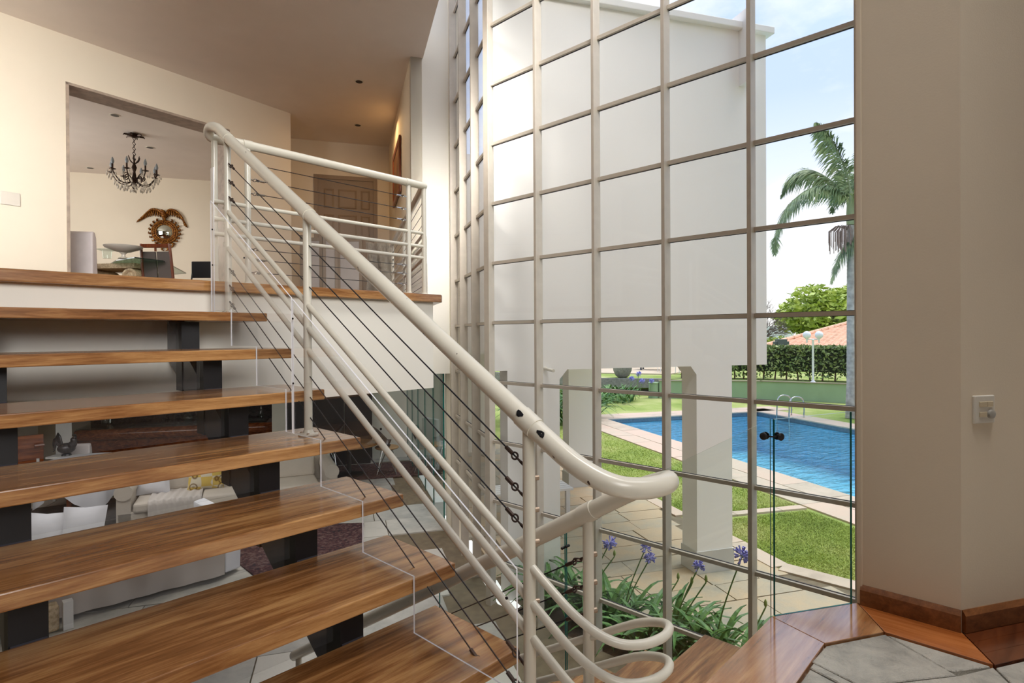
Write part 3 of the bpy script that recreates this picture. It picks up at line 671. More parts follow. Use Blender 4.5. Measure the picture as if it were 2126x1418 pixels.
vs_ = tag(MB().lathe((1.86, 9.42, UL+.791), [(.05, 0), (.055, .06), (.06, .10), (.12, .115), (.122, .12), (.05, .11)], 22).build('glass_dish', M['door_glass'], smooth='auto'), 'small clear glass dish left of the white bowl on the dining table', 'dish')
# chairs
M['slip'] = plain('white_slipcover', (238, 232, 234), .85, var=.06, vscale=5, bmp=.35, bscale=7)
def slip_chair(name, label, c, rz, h=1.05, w_=.46, group=None):
    t = thing(name, label, 'chair', c, group); c = Vector(c); ca, sa = math.cos(rz), math.sin(rz); X = Vector((ca, sa, 0)); Y = Vector((-sa, ca, 0))
    m = MB(); prof = [(0, .0), (.02, .45), (.05, h-.08), (.09, h), (.15, h-.02), (.15, .45), (.16, 0)]
    n = 9
    for i in range(n):
        pass
    m.slab([c-X*w_/2-Y*(.25+y)+ZZ*z for y, z in prof], X*w_); m.build('back_cover', M['slip'], t, bevel=.02, seg=3)
    m = MB().obox(c-X*w_/2-Y*.24+ZZ*.02, X*w_, Y*.48, (0, 0, .46)); m.build('seat_cover', M['slip'], t, bevel=.025, seg=3)
    return t
slip_chair('covered_chair', 'white slipcovered dining chair beside the left jamb of the opening', (1.63, 9.30, UL), math.radians(-38), 1.06, .52)
M['brown_wood'] = wood('dark_red_wood', (58, 22, 10), (104, 48, 24), (138, 74, 40), 'z', .3, .3)
M['grey_fabric'] = plain('grey_brown_fabric', (96, 88, 84), .9, bmp=.2, bscale=120)
wc = thing('dining_chair', 'dark wooden dining chair with grey upholstered back by the glass table', 'chair', (2.60, 9.48, UL))
c = Vector((2.60, 9.48, UL)); X = Vector((.70, -.715, 0)); Y = Vector((.715, .70, 0))
bk = lambda x, z: c+X*x-Y*(.20+.10*(z-.45)+.05*(z-.45)**2)+ZZ*z
for s in (-1, 1):
    MB().tube(smooth_path([c+X*s*.21-Y*.26, bk(s*.21, .45), bk(s*.21, .75), bk(s*.20, 1.04)], 4), [.020]*12+[.016], 8).build('back_post', M['brown_wood'], wc, smooth='auto')
    MB().tube([c+X*s*.20+Y*.22, c+X*s*.20+Y*.20+ZZ*.44], .019, 8).build('leg', M['brown_wood'], wc, smooth='auto')
m = MB().obox(bk(-.20, .98)-Y*.018, X*.40, Y*.032, (0, 0, .055)); m.build('top_rail', M['brown_wood'], wc, bevel=.006)
m = MB().obox(bk(-.008, .93)-Y*.02, X*.016, Y*.03, (0, 0, .08)); m.build('centre_stile', M['brown_wood'], wc)
for s in (0, 1): MB().slab([bk(-.195+.2*s, .50), bk(-.01+.2*s, .50), bk(-.01+.2*s, .93), bk(-.195+.2*s, .93)], Y*.03).build('back_pad', M['grey_fabric'], wc, bevel=.008)
MB().obox(c-X*.22-Y*.22+ZZ*.43, X*.44, Y*.46, (0, 0, .06)).build('seat', M['grey_fabric'], wc, bevel=.02)
bc = thing('folding_chair', 'black folding chair standing behind the right jamb of the opening', 'chair', (3.05, 9.25, UL))
c = Vector((3.05, 9.30, UL))
for s in (-1, 1):
    MB().tube([c+X*s*.19-Y*.15, c+X*s*.19+Y*.08+ZZ*.85], .012, 8).build('leg', M['black_steel'], bc); MB().tube([c+X*s*.17+Y*.22, c+X*s*.17-Y*.02+ZZ*.5], .012, 8).build('leg', M['black_steel'], bc)
MB().obox(c-X*.2+Y*.02+ZZ*.60, X*.4, Y*.03, (0, .0, .25)).build('back_pad', M['black_steel'], bc, bevel=.01); MB().obox(c-X*.2-Y*.05+ZZ*.44, X*.4, Y*.34, (0, 0, .03)).build('seat', M['black_steel'], bc, bevel=.01)
# folding screen in the hall + made-up crumpled sheet imitating glints on the acrylic
scn = thing('folding_screen', 'low wooden folding screen with three pale canvas panels behind the balustrade', 'screen', (4.3, 8.0, UL))
M['canvas'] = plain('pale_canvas', (196, 190, 186), .85)
pts = [(4.02, 8.18), (4.24, 7.92), (4.44, 7.84), (4.69, 7.56)]
for i in range(3):
    a = Vector((*pts[i], 0)); b = Vector((*pts[i+1], 0)); d = (b-a).normalized(); n = Vector((d.y, -d.x, 0)); ln = (b-a).length
    MB().obox(a+d*.03+ZZ*(UL+.12), d*(ln-.06), n*.012, (0, 0, 1.02)).build('panel', M['canvas'], scn)
    for o_ in (0, ln-.045): MB().obox(a+d*o_-n*.008+ZZ*UL, d*.045, n*.03, (0, 0, 1.22)).build('stile', M['doorpaint'], scn, bevel=.004)
    for z in (.08, 1.13): MB().obox(a+d*.03-n*.006+ZZ*(UL+z), d*(ln-.06), n*.026, (0, 0, .05)).build('cross_rail', M['doorpaint'], scn)
m, N_, L_, b_ = newmat('crumpled_glint'); b_.inputs['Base Color'].default_value = lin(200, 192, 176); b_.inputs['Roughness'].default_value = .08; b_.inputs['Transmission Weight'].default_value = .55; b_.inputs['Alpha'].default_value = .8
nn_ = noise(N_, L_, coords(N_, L_, (1, 1, 1.6)), 14, 4, .6, 1.5); bump(N_, L_, b_, nn_.outputs[0], 1.0, .05); M['glint_sheet'] = m
pk = MB(); g0 = Vector((4.16, 6.60, UL)); gd = Vector((.26, -.28, 0)).normalized(); gn = Vector((gd.y, -gd.x, 0)); nx_, nz_ = 22, 24
vv = [g0+gd*(.34*i/nx_)+ZZ*(.95*j/nz_)+gn*(random.uniform(-.025, .025)+.05*math.sin(i*.7+j*.3)) for j in range(nz_+1) for i in range(nx_+1)]
ff = [(j*(nx_+1)+i, j*(nx_+1)+i+1, (j+1)*(nx_+1)+i+1, (j+1)*(nx_+1)+i) for j in range(nz_) for i in range(nx_)]
n0 = len(vv); vv += [p-gn*.10 for p in vv]; ff += [tuple(n0+k for k in f[::-1]) for f in ff]
pk.add(vv, ff); tag(pk.build('glint_panel', M['glint_sheet']), 'crumpled clear stand-in for an acrylic parcel standing at the corridor mouth', 'reflection')

# ================================================================== OUTSIDE
C1 = (5.86, 2.82)                                    # front left corner of the near column; s along V, t along U
def ST(s, t, z=0): return Vector((C1[0]+V.x*s+U.x*t, C1[1]+V.y*s+U.y*t, z))
# house wing on columns
hw = thing('house_wing', 'white rendered house wing on square columns beyond the big window', 'building', tuple(ST(0, 0, GR)))
WB, WT = 2.161, 5.86
MB().obox(ST(-2.29, 0, WB), V*3.205, U*.2, (0, 0, WT-WB)).obox(ST(-1.0, .2, WB), V*1.915, U*12.3, (0, 0, WT-WB)).obox(ST(-2.0, 5.0, WB), V*1.0, U*.2, (0, 0, WT-WB)).build('wall', M['wing'], hw)
MB().obox(ST(-2.20, -.07, WT), V*3.18, U*.3, (0, 0, .075)).obox(ST(-1.0, .23, WT), V*1.98, U*12.3, (0, 0, .075)).build('cornice', M['wing'], hw, bevel=.008)
m = MB().obox(ST(.555, -.13, 5.25), V*.085, U*.13, (0, 0, .80)); m.obox(ST(.555, 0, 5.86), V*.085, U*.8, (0, 0, .19)); m.build('downpipe_box', M['wing'], hw)
MB().obox(ST(-2.13, 0, GR), V*.545, U*.28, (0, 0, WB-GR)).slab([ST(-1.585, 0, WB), ST(-1.585, 0, WB-.10), ST(-1.50, 0, WB)], U*.28).build('column', M['wing'], hw)
for i, t in enumerate((0, 3.67)):
    c = MB().obox(ST(0, t, GR), V*.45, U*.28, (0, 0, WB-GR))
    c.slab([ST(0, t, WB), ST(0, t, WB-.09), ST(-.07, t, WB)], U*.28)
    c = c.build('column', M['wing'], hw)
    MB().obox(ST(-.012, t-.012, GR), V*.474, U*.304, (0, 0, .24)).build('plinth', M['plinth'], c)
MB().tube([ST(-1.74, .02, 2.175), ST(-1.74, -.24, 2.165)], .016, 10).build('spout', M['steel_white'], hw, smooth='auto')
# ground
def grassmat(name, a, b_, c):
    m, N, L, b = newmat(name); v = coords(N, L); n = noise(N, L, v, .55, 5, .6); n2 = noise(N, L, v, 38, 4, .7)
    x = N.new('ShaderNodeMath'); x.operation = 'MULTIPLY_ADD'; L.new(n2.outputs[0], x.inputs[0]); x.inputs[1].default_value = .45; L.new(n.outputs[0], x.inputs[2])
    r = ramp(N, [(.46, lin(*a)), (.70, lin(*b_)), (.92, lin(*c))]); L.new(x.outputs[0], r.inputs[0]); L.new(r.outputs[0], b.inputs['Base Color']); b.inputs['Roughness'].default_value = .9
    b.inputs['Specular IOR Level'].default_value = .1; bump(N, L, b, n2.outputs[0], .6, .03); return m
M['turf'] = grassmat('lawn_turf', (112, 136, 66), (152, 168, 92), (190, 190, 132))
M['blade'] = grassmat('grass_blade', (126, 150, 64), (168, 184, 92), (206, 204, 136))
M['joint'] = plain('paving_joint', (116, 104, 84), .9, var=.2, vscale=12)
# pool cut out of the ground: ground built as strips around it
PS0, PS1, PT0, PT1 = 4.10, 9.70, -6.0, 10.75
gm = MB()
def strip(s0, s1, t0, t1): gm.add([ST(s0, t0, GR-.02), ST(s1, t0, GR-.02), ST(s1, t1, GR-.02), ST(s0, t1, GR-.02)], [(0, 1, 2, 3)])
strip(-1.9, PS0, -9, 60); strip(PS0, PS1, PT1, 60); strip(PS1, 70, -40, 60); strip(PS0, PS1, -40, PT0); strip(.6, PS0, -40, -9); strip(-60, -1.9, 8.6, 60)
struct(gm.build('ground', M['turf']))
# lawn blades near the house
def blades(n, ssamp, h0, h1, name):
    v = np.zeros((n*3, 3)); s, t = ssamp(n); a = RNG.uniform(0, 2*np.pi, n); h = RNG.uniform(h0, h1, n); wd = RNG.uniform(.003, .007, n)
    bx = C1[0]+V.x*s+U.x*t; by = C1[1]+V.y*s+U.y*t; lean = RNG.normal(0, .025, (n, 2))
    v[0::3] = np.c_[bx-np.cos(a)*wd, by-np.sin(a)*wd, np.full(n, GR-.02)]; v[1::3] = np.c_[bx+np.cos(a)*wd, by+np.sin(a)*wd, np.full(n, GR-.02)]
    v[2::3] = np.c_[bx+lean[:, 0], by+lean[:, 1], GR-.02+h]
    me = bpy.data.meshes.new(name); me.from_pydata(v.tolist(), [], np.arange(n*3).reshape(n, 3).tolist()); me.materials.append(M['blade']); o = bpy.data.objects.new(name, me); COL.objects.link(o); o['kind'] = 'stuff'
    return o
def lawnB(n):
    s = []; t = []
    while len(s) < n:
        a = random.uniform(.95, 4.0); b = random.uniform(-3.2, 1.5)
        if b > -.25-(a-.95)*1.15 and a < 2.9+max(0, (b*-.1)): s.append(a); t.append(b)
    return np.array(s), np.array(t)
def lawnA(n):
    s = RNG.uniform(1.0, 2.95, n); t = 1.80+RNG.uniform(0, 1, n)**1.6*8; return s, t
tag(blades(52000, lawnB, .012, .03, 'lawn'), 'near curved patch of green lawn in front of the pool', 'grass')
tag(blades(40000, lawnA, .012, .03, 'lawn'), 'lawn strip behind the narrow stone path beside the pool', 'grass')
# paving stones
def sandstone(name, cols, sc=3):
    m, N, L, b = newmat(name); v = coords(N, L); n = noise(N, L, v, sc, 6, .65); n2 = noise(N, L, v, 40, 5, .7)
    oi = N.new('ShaderNodeObjectInfo'); x = N.new('ShaderNodeMath'); x.operation = 'MULTIPLY_ADD'; L.new(oi.outputs['Random'], x.inputs[0]); x.inputs[1].default_value = .38; L.new(n.outputs[0], x.inputs[2])
    r = ramp(N, [(.35, lin(*cols[0])), (.6, lin(*cols[1])), (.85, lin(*cols[2]))]); L.new(x.outputs[0], r.inputs[0]); L.new(r.outputs[0], b.inputs['Base Color']); b.inputs['Roughness'].default_value = .75
    bump(N, L, b, n2.outputs[0], .35, .01); return m
M['flag'] = sandstone('sandstone_flag', ((138, 138, 128), (174, 162, 140), (192, 168, 136)))
M['coping'] = sandstone('pool_coping_stone', ((176, 160, 142), (198, 180, 160), (206, 180, 160)))
pt = struct(MB().prism([ST(-1.55, -2.6)[:2], ST(.95, -3.6)[:2], ST(4.2, -4.6)[:2], ST(4.2, -4.2)[:2], ST(.95, -.1)[:2], ST(.95, 8.4)[:2], ST(-2.1, 8.4)[:2], ST(-2.1, .3)[:2]], GR-.03, GR-.012).build('patio', M['joint']))
def in_patio(s, t):
    if t > -.35: lim = .93
    else: lim = .93+(-.35-t)*.78
    xy = ST(s, t)
    return s < lim and xy.x > 4.52 and not (s < -1.6 and t > -.02 and t < .5) and xy.y > -.6 and s > -2.15
t = -3.6; row = 0; ns = 0
while t < 7.6:
    h = random.choice((.36, .48, .42, .55)) if t < 3 else .6
    s = -2.6+random.uniform(-.4, 0)
    while s < 3.4:
        wd = random.uniform(.48, .95); cs, ct = s+wd/2, t+h/2
        if in_patio(cs, ct) and ns < 230:
            j = lambda: random.uniform(-.008, .008)
            s1 = s+wd-.014
            if t > -.5: s1 = min(s1, .94)
            MB().prism([ST(s+j(), t+j())[:2], ST(s1+j(), t+j())[:2], ST(s1+j(), t+h-.014+j())[:2], ST(s+j(), t+h-.014+j())[:2]], GR-.03, GR+random.uniform(-.002, .004)).build('paving_stone', M['flag'], pt); ns += 1
        s += wd
    t += h
# border stones along the lawn and narrow path
def stonerow(pts, wd, parent, mat, step=.75, z=.006):
    P = smooth_path([ST(*p) for p in pts], 12); acc = 0; a = P[0]; i0 = 0
    for i in range(1, len(P)):
        acc += (P[i]-P[i-1]).length
        if acc > step or i == len(P)-1:
            b = P[i]; d = (b-a).normalized(); n = Vector((-d.y, d.x, 0))*wd/2
            MB().prism([(a-n+d*.006)[:2], (b-n-d*.006)[:2], (b+n-d*.006)[:2], (a+n+d*.006)[:2]], GR-.03, GR+z+random.uniform(0, .005)).build('border_stone', mat, parent); a = b; acc = 0
stonerow([(.98, 1.45), (1.02, .4), (1.03, -.25), (1.36, -.72), (1.9, -1.35), (2.6, -2.2), (3.3, -3.1)], .24, pt, M['coping'])
stonerow([(.98, 1.64), (1.75, 1.66), (2.95, 1.62)], .15, pt, M['coping'])
stonerow([(.98, 1.80), (.98, 3.4), (1.0, 5.4), (1.0, 7.6)], .20, pt, M['coping'], .9)
# swimming pool
pool = thing('swimming_pool', 'blue rectangular swimming pool with pale stone coping in the garden', 'pool', tuple(ST(6.9, 3, GR)))
tl, N_, L_, b_ = newmat('pool_tile'); br = N_.new('ShaderNodeTexBrick'); L_.new(coords(N_, L_, (1, 1, 1), (0, 0, math.radians(30))), br.inputs['Vector'])
br.inputs['Scale'].default_value = 1; br.inputs['Brick Width'].default_value = .15; br.inputs['Row Height'].default_value = .15; br.offset = 0; br.inputs['Mortar Size'].default_value = .006
br.inputs['Color1'].default_value = lin(156, 228, 252); br.inputs['Color2'].default_value = lin(140, 222, 251); br.inputs['Mortar'].default_value = lin(190, 226, 238); L_.new(br.outputs[0], b_.inputs['Base Color']); b_.inputs['Roughness'].default_value = .3
m = MB(); zb = GR-1.3; c4 = [ST(PS0, PT0), ST(PS1, PT0), ST(PS1, PT1), ST(PS0, PT1)]
m.add([c+ZZ*zb for c in c4]+[c+ZZ*(GR-.02) for c in c4], [(0, 1, 2, 3), (4, 5, 1, 0), (5, 6, 2, 1), (6, 7, 3, 2), (7, 4, 0, 3)]); m.build('basin', tl, pool)
M['tileband'] = plain('grey_tile_band', (92, 112, 126), .35, var=.2, vscale=18)
for (s0, s1, t0, t1) in ((PS0, PS0+.012, PT0, PT1), (PS1-.012, PS1, PT0, PT1), (PS0, PS1, PT1-.012, PT1)):
    MB().obox(ST(s0, t0, GR-.16), V*(s1-s0), U*(t1-t0), (0, 0, .13)).build('tile_band', M['tileband'], pool)
wm, N_, L_, b_ = newmat('pool_water'); b_.inputs['Base Color'].default_value = lin(40, 150, 220); b_.inputs['Roughness'].default_value = .03
N_.remove(b_); o_ = N_['Material Output']; tr_ = N_.new('ShaderNodeBsdfTransparent'); tr_.inputs[0].default_value = (.80, .98, 1, 1); gl_ = N_.new('ShaderNodeBsdfGlossy'); gl_.inputs['Roughness'].default_value = .02
vv_ = coords(N_, L_, (1.0, 1.0, 1), (0, 0, math.radians(20))); mp_ = N_.new('ShaderNodeMapping'); mp_.inputs['Scale'].default_value = (2.0, 4.6, 1); L_.new(vv_, mp_.inputs[0])
n_ = noise(N_, L_, mp_.outputs[0], 1.2, 4, .55, .6); bp_ = N_.new('ShaderNodeBump'); bp_.inputs['Strength'].default_value = .75; bp_.inputs['Distance'].default_value = .10; L_.new(n_.outputs[0], bp_.inputs['Height'])
lw_ = N_.new('ShaderNodeFresnel'); lw_.inputs[0].default_value = 1.33; L_.new(bp_.outputs[0], lw_.inputs['Normal']); L_.new(bp_.outputs[0], gl_.inputs['Normal'])
mx_ = N_.new('ShaderNodeMixShader'); L_.new(lw_.outputs[0], mx_.inputs[0]); L_.new(tr_.outputs[0], mx_.inputs[1]); L_.new(gl_.outputs[0], mx_.inputs[2]); L_.new(mx_.outputs[0], o_.inputs[0])
MB().add([c+ZZ*(GR-.13) for c in c4], [(0, 1, 2, 3)]).build('water', wm, pool)
# coping slabs (two rows on the near side)
for (sa, sb) in ((3.00, 3.54), (3.55, 4.13)):
    t = -5.0
    while t < 10.7:
        ln = random.uniform(.7, 1.15); MB().obox(ST(sa, t, GR-.03), V*(sb-sa-.008), U*(ln-.01), (0, 0, .034+random.uniform(0, .004))).build('coping_slab', M['coping'], pool); t += ln
for (ta, tb) in ((PT1-.03, PT1+.45), (PT1+.46, PT1+.95)):
    s = 3.0
    while s < 10.4:
        ln = random.uniform(.7, 1.1); MB().obox(ST(s, ta, GR-.03), V*(ln-.01), U*(tb-ta), (0, 0, .034)).build('coping_slab', M['coping'], pool); s += ln
t = -2.0
while t < 10.7:
    ln = random.uniform(.8, 1.2); MB().obox(ST(PS1-.03, t, GR-.03), V*.75, U*(ln-.01), (0, 0, .034)).build('coping_slab', M['coping'], pool); t += ln
ld = thing('pool_ladder', 'steel ladder with two handrails at the far side of the pool', 'ladder', tuple(ST(9.7, 9.3, GR)))
for dt_ in (0, .52):
    a = ST(9.50, 9.1+dt_); d = V
    MB().tube(smooth_path([a+ZZ*(GR-.7), a+ZZ*(GR+.35), a+d*.12+ZZ*(GR+.62), a+d*.42+ZZ*(GR+.62), a+d*.55+ZZ*(GR+.45), a+d*.55+ZZ*(GR+.01)], 5), .022, 8).build('handrail', M['chrome'], ld, smooth=True)
for z in (-.25, -.5): MB().obox(ST(9.46, 9.1, GR+z), V*.08, U*.52, (0, 0, .03)).build('step', M['chrome'], ld)
# low green garden wall with raised lawn, hedge and lamp behind
M['greenwall'] = plain('green_render', (150, 172, 138), .85, var=.08, vscale=1.5, bmp=.1)
GW = [(21.3, 11.9), (23.66, 8.64), (24.4, 5.59), (24.6, 2.0), (24.0, -4)]
gw = thing('garden_wall', 'low pale green garden wall behind the pool', 'wall', (23.66, 8.64, GR))
m = MB()
for a, b in zip(GW, GW[1:]): wallseg(m, a, b, GR-.1, .60, .18, -1)
m.build('wall', M['greenwall'], gw)
m = MB()
for a, b in zip(GW, GW[1:]): wallseg(m, along(a, (Vector((b[0]-a[0], b[1]-a[1]))).normalized(), -.02), b, .60, .635, .24, -1)
m.build('coping', plain('wall_coping', (150, 140, 120), .85), gw)
MB().lathe((21.15, 12.05, GR-.05), [(.20, 0), (.20, .62), (.22, .64), (.22, .68)], 20).build('end_pier', M['greenwall'], gw, smooth='auto')
n2 = Vector((.9, .45, 0))
struct(MB().prism([(22.1, 11.1), GW[1], GW[2], GW[3], GW[4], (70, -10), (70, 40), (40, 60), (21.0, 26), (21.1, 14.65), (22.7, 12.2)], GR-.1, .585).build('ground', M['turf']))
def leafcloud(n, pts_fn, size, name, mat, parent, kind=None, flat=.6):
    P = pts_fn(n); n = len(P); a = RNG.normal(0, 1, (n, 3)); a /= np.linalg.norm(a, axis=1)[:, None]; a[:, 2] *= flat; b = np.cross(a, RNG.normal(0, 1, (n, 3))); b /= (np.linalg.norm(b, axis=1)[:, None]+1e-9)
    sz = RNG.uniform(.6, 1.3, n)[:, None]*size
    v = np.empty((n*4, 3)); v[0::4] = P-a*sz; v[1::4] = P+b*sz*.45; v[2::4] = P+a*sz; v[3::4] = P-b*sz*.45
    me = bpy.data.meshes.new(name); me.from_pydata(v.tolist(), [], np.arange(n*4).reshape(n, 4).tolist()); me.materials.append(mat); o = bpy.data.objects.new(name, me); COL.objects.link(o)
    if parent is not None: o.parent = parent; o.location = -wloc(parent)
    if kind: o['kind'] = kind
    return o
def leafmat(name, a, b_, c, sc=2.0):
    m, N, L, b = newmat(name); n = noise(N, L, coords(N, L), sc, 5, .7); r = ramp(N, [(.36, lin(*a)), (.52, lin(*b_)), (.68, lin(*c))]); L.new(n.outputs[0], r.inputs[0]); L.new(r.outputs[0], b.inputs['Base Color']); b.inputs['Roughness'].default_value = .55
    return m
M['hedge'] = leafmat('hedge_leaf', (84, 104, 62), (124, 144, 84), (178, 188, 122), 4)
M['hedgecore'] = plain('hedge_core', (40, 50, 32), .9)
M['bark'] = plain('brown_bark', (110, 92, 74), .9, var=.3, vscale=10)
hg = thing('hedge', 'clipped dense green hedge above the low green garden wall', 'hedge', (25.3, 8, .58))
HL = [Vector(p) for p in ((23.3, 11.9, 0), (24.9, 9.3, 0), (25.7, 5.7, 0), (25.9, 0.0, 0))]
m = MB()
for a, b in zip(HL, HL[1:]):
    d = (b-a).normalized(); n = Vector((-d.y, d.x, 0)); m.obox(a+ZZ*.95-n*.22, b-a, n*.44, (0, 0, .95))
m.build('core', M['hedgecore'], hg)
def hedgepts(n):
    o = []
    for i in range(n):
        k = random.choices((0, 1, 2), (3.9, 3.7, 5.7))[0]; a, b = HL[k], HL[k+1]; d = (b-a).normalized(); nn_ = Vector((-d.y, d.x, 0)); p = a.lerp(b, random.random())
        z = .62+1.38*random.random()**.8
        if z < .95 and random.random() < .55: continue
        if random.random() < .2: o.append(p+nn_*random.uniform(-.45, .45)+ZZ*(1.97+random.uniform(-.06, .05)))
        else: o.append(p+nn_*((.42+random.uniform(-.08, .06))*random.choice((1, 1, 1, -1)))+ZZ*z)
    return np.array([tuple(x) for x in o])
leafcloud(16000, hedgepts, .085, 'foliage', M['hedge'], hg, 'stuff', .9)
for i in range(26):
    f = i/25*2.999; k = int(f); p = HL[k].lerp(HL[k+1], f-k); MB().tube([p+ZZ*.55, p+Vector((random.uniform(-.05, .05), random.uniform(-.05, .05), 1.1))], [.035, .025], 6).build('trunk', M['bark'], hg)
lp = thing('garden_lamp', 'white twin globe garden lamp standing on the green wall before the hedge', 'lamp', (24.02, 6.80, .62))
lx, ly = 24.02, 6.80; RV = Vector((.689, -.7245, 0))
M['globe'] = plain('opal_globe', (240, 242, 246), .2, var=0); M['lampwhite'] = plain('lamp_white_paint', (236, 236, 236), .4)
MB().lathe((lx, ly, .62), [(.10, 0), (.09, .03), (.05, .07), (.042, .12), (.038, 1.62), (.055, 1.65), (.02, 1.70)], 12).build('pole', M['lampwhite'], lp, smooth='auto')
MB().tube([Vector((lx, ly, 2.29))-RV*.25, Vector((lx, ly, 2.29))+RV*.25], .022, 8).build('cross_arm', M['lampwhite'], lp)
for s in (-1, 1):
    p = Vector((lx, ly, 0))+RV*.235*s
    MB().lathe(p+ZZ*2.20, [(.015, -.05), (.03, .0), (.03, .08), (.07, .14)], 10).build('lamp_holder', M['lampwhite'], lp, smooth='auto')
    MB().ball(p+ZZ*2.46, .15).build('globe', M['globe'], lp, smooth=True)
# neighbouring tiled roof, white building, trees
rf = thing('tiled_roof', 'neighbour house with orange clay tile roof behind the hedge', 'building', (34, 9, .58))
E0, E1, E2 = Vector((31.9, 11.9, 1.70)), Vector((34.6, 6.3, 1.25)), Vector((44.9, 7.6, 4.0))
du = (E1-E0); nrm = du.cross(E2-E0).normalized(); nrm = nrm if nrm.z > 0 else -nrm; dl = du.normalized(); up = nrm.cross(dl); up = up if up.z > 0 else -up
Wd = 9.0; Hh = (E2-E0).dot(up); NX, NY = 150, 34; vv = []; 
x2 = (E2-E0).dot(dl)
for j in range(NY+1):
    f = j/NY; xl = x2*f; xr = Wd
    for i in range(NX+1):
        x = xl+(xr-xl)*i/NX
        for_step = .05*(1-(j % 2))
        vv.append(E0+dl*x+up*(Hh*f)+nrm*(.05*math.sin(x*2*math.pi/.30)+for_step))
ff = [(j*(NX+1)+i, j*(NX+1)+i+1, (j+1)*(NX+1)+i+1, (j+1)*(NX+1)+i) for j in range(NY) for i in range(NX)]
M['clay'] = plain('clay_tile', (228, 182, 152), .8, var=.14, vscale=3)
MB().add(vv, ff).build('roof_tiles', M['clay'], rf, kind='stuff')
m = MB(); rp_ = [E0+(E2-E0)*(i/22)+nrm*.06 for i in range(23)]
for a, b in zip(rp_, rp_[1:]): m.tube([a, a.lerp(b, 1.1)+ZZ*.02], [.13, .10], 8)
m.build('ridge_tiles', M['clay'], rf, kind='stuff')
MB().prism([(32.4, 11.7), (35.0, 6.3), (37, 2), (46, 6), (44, 9)], .5, 1.25).build('wall', M['wing'], rf)
sp_ = thing('floodlight', 'small dark floodlight box above the hedge top', 'lamp', (26.2, 8.7, 1.9))
MB().cyl((26.2, 8.7, .6), (26.2, 8.7, 2.0), .03, 8).build('pole', M['black_steel'], sp_); MB().cbox((26.2, 8.7, 2.0), .42, .3, .28, -.8).cbox((26.2, 8.7, 2.04), .62, .24, .14, -.8).build('housing', plain('floodlight_grey', (86, 96, 88), .5), sp_, bevel=.02)
wbld = thing('white_building', 'distant white flat roofed building left of the orange roof', 'building', (62, 21, 0))
MB().obox((60.5, 24.5, 0), (3.3, -4.6, 0), (4, 3, 0), (0, 0, 3.2)).build('wall', plain('far_white', (236, 238, 244), .8), wbld); MB().obox((60.4, 24.6, 3.2), (3.5, -4.8, 0), (4, 3, 0), (0, 0, .12)).build('parapet', bpy.data.materials['far_white'], wbld)
M['treeleaf'] = leafmat('tree_leaf', (122, 146, 60), (176, 194, 88), (218, 224, 124), .9)
def tree(label, c, R, H, n, size, blobs, mat='treeleaf'):
    t = thing('broadleaf_tree', label, 'tree', c); c = Vector(c)
    bl = [(c+Vector((random.uniform(-R, R)*.75, random.uniform(-R, R)*.75, H*random.uniform(.5, .92))), R*random.uniform(.32, .5)) for _ in range(blobs)]
    MB().tube([c, c+ZZ*H*.6], [.2, .1], 8).build('trunk', M['bark'], t)
    m = MB()
    for p, r in bl: m.tube([c+ZZ*H*.35, p], [.08, .03], 5)
    m.build('branch', M['bark'], t)
    def pts(n):
        o = np.empty((n, 3))
        for i in range(n):
            p, r = bl[i % blobs]; d = RNG.normal(0, 1, 3); d /= np.linalg.norm(d); o[i] = np.array(p)+d*r*(RNG.random()**.35)*np.array([1.15, 1.15, .8])
        return o
    leafcloud(n, pts, size, 'foliage', M[mat], t, 'stuff')
tree('big leafy green tree behind the orange tiled roof', (53, 14.0, 0), 4.6, 6.3, 9000, .30, 16)
tree('green tree partly hidden by the palm trunk behind the roof', (56, 9.2, 0), 4.4, 5.6, 7000, .30, 14)
tree('low bushy tree between the white building and the roof edge', (43, 15.2, .5), 1.6, 1.5, 2400, .15, 8)
bt = thing('bare_tree', 'leafless thin branched tree beside the wing corner', 'tree', (41.5, 15.6, .5)); m = MB()
def twig(p, d, ln, r, depth):
    q_ = p+d*ln; mid = p.lerp(q_, .5)+Vector((random.uniform(-.1, .1), random.uniform(-.1, .1), random.uniform(-.05, .1)))*ln
    m.tube([p, mid, q_], [r, r*.8, r*.55], 5)
    if depth:
        for _ in range(3): twig(q_.lerp(mid, random.uniform(0, .6)), (d+Vector((random.uniform(-.8, .8), random.uniform(-.8, .8), random.uniform(-.45, .6)))).normalized(), ln*random.uniform(.6, .85), r*.6, depth-1)
for k in range(6): twig(Vector((41.5, 15.6, 1.6+.2*k)), Vector((.5*random.uniform(-1, 1)+.3, -.7*random.random(), random.uniform(.1, .9))).normalized(), 1.0, .05, 4)
m.tube([(41.5, 15.6, .5), (41.5, 15.6, 2.8)], [.14, .06], 7); m.build('branches', plain('grey_branch', (96, 84, 80), .9), bt)
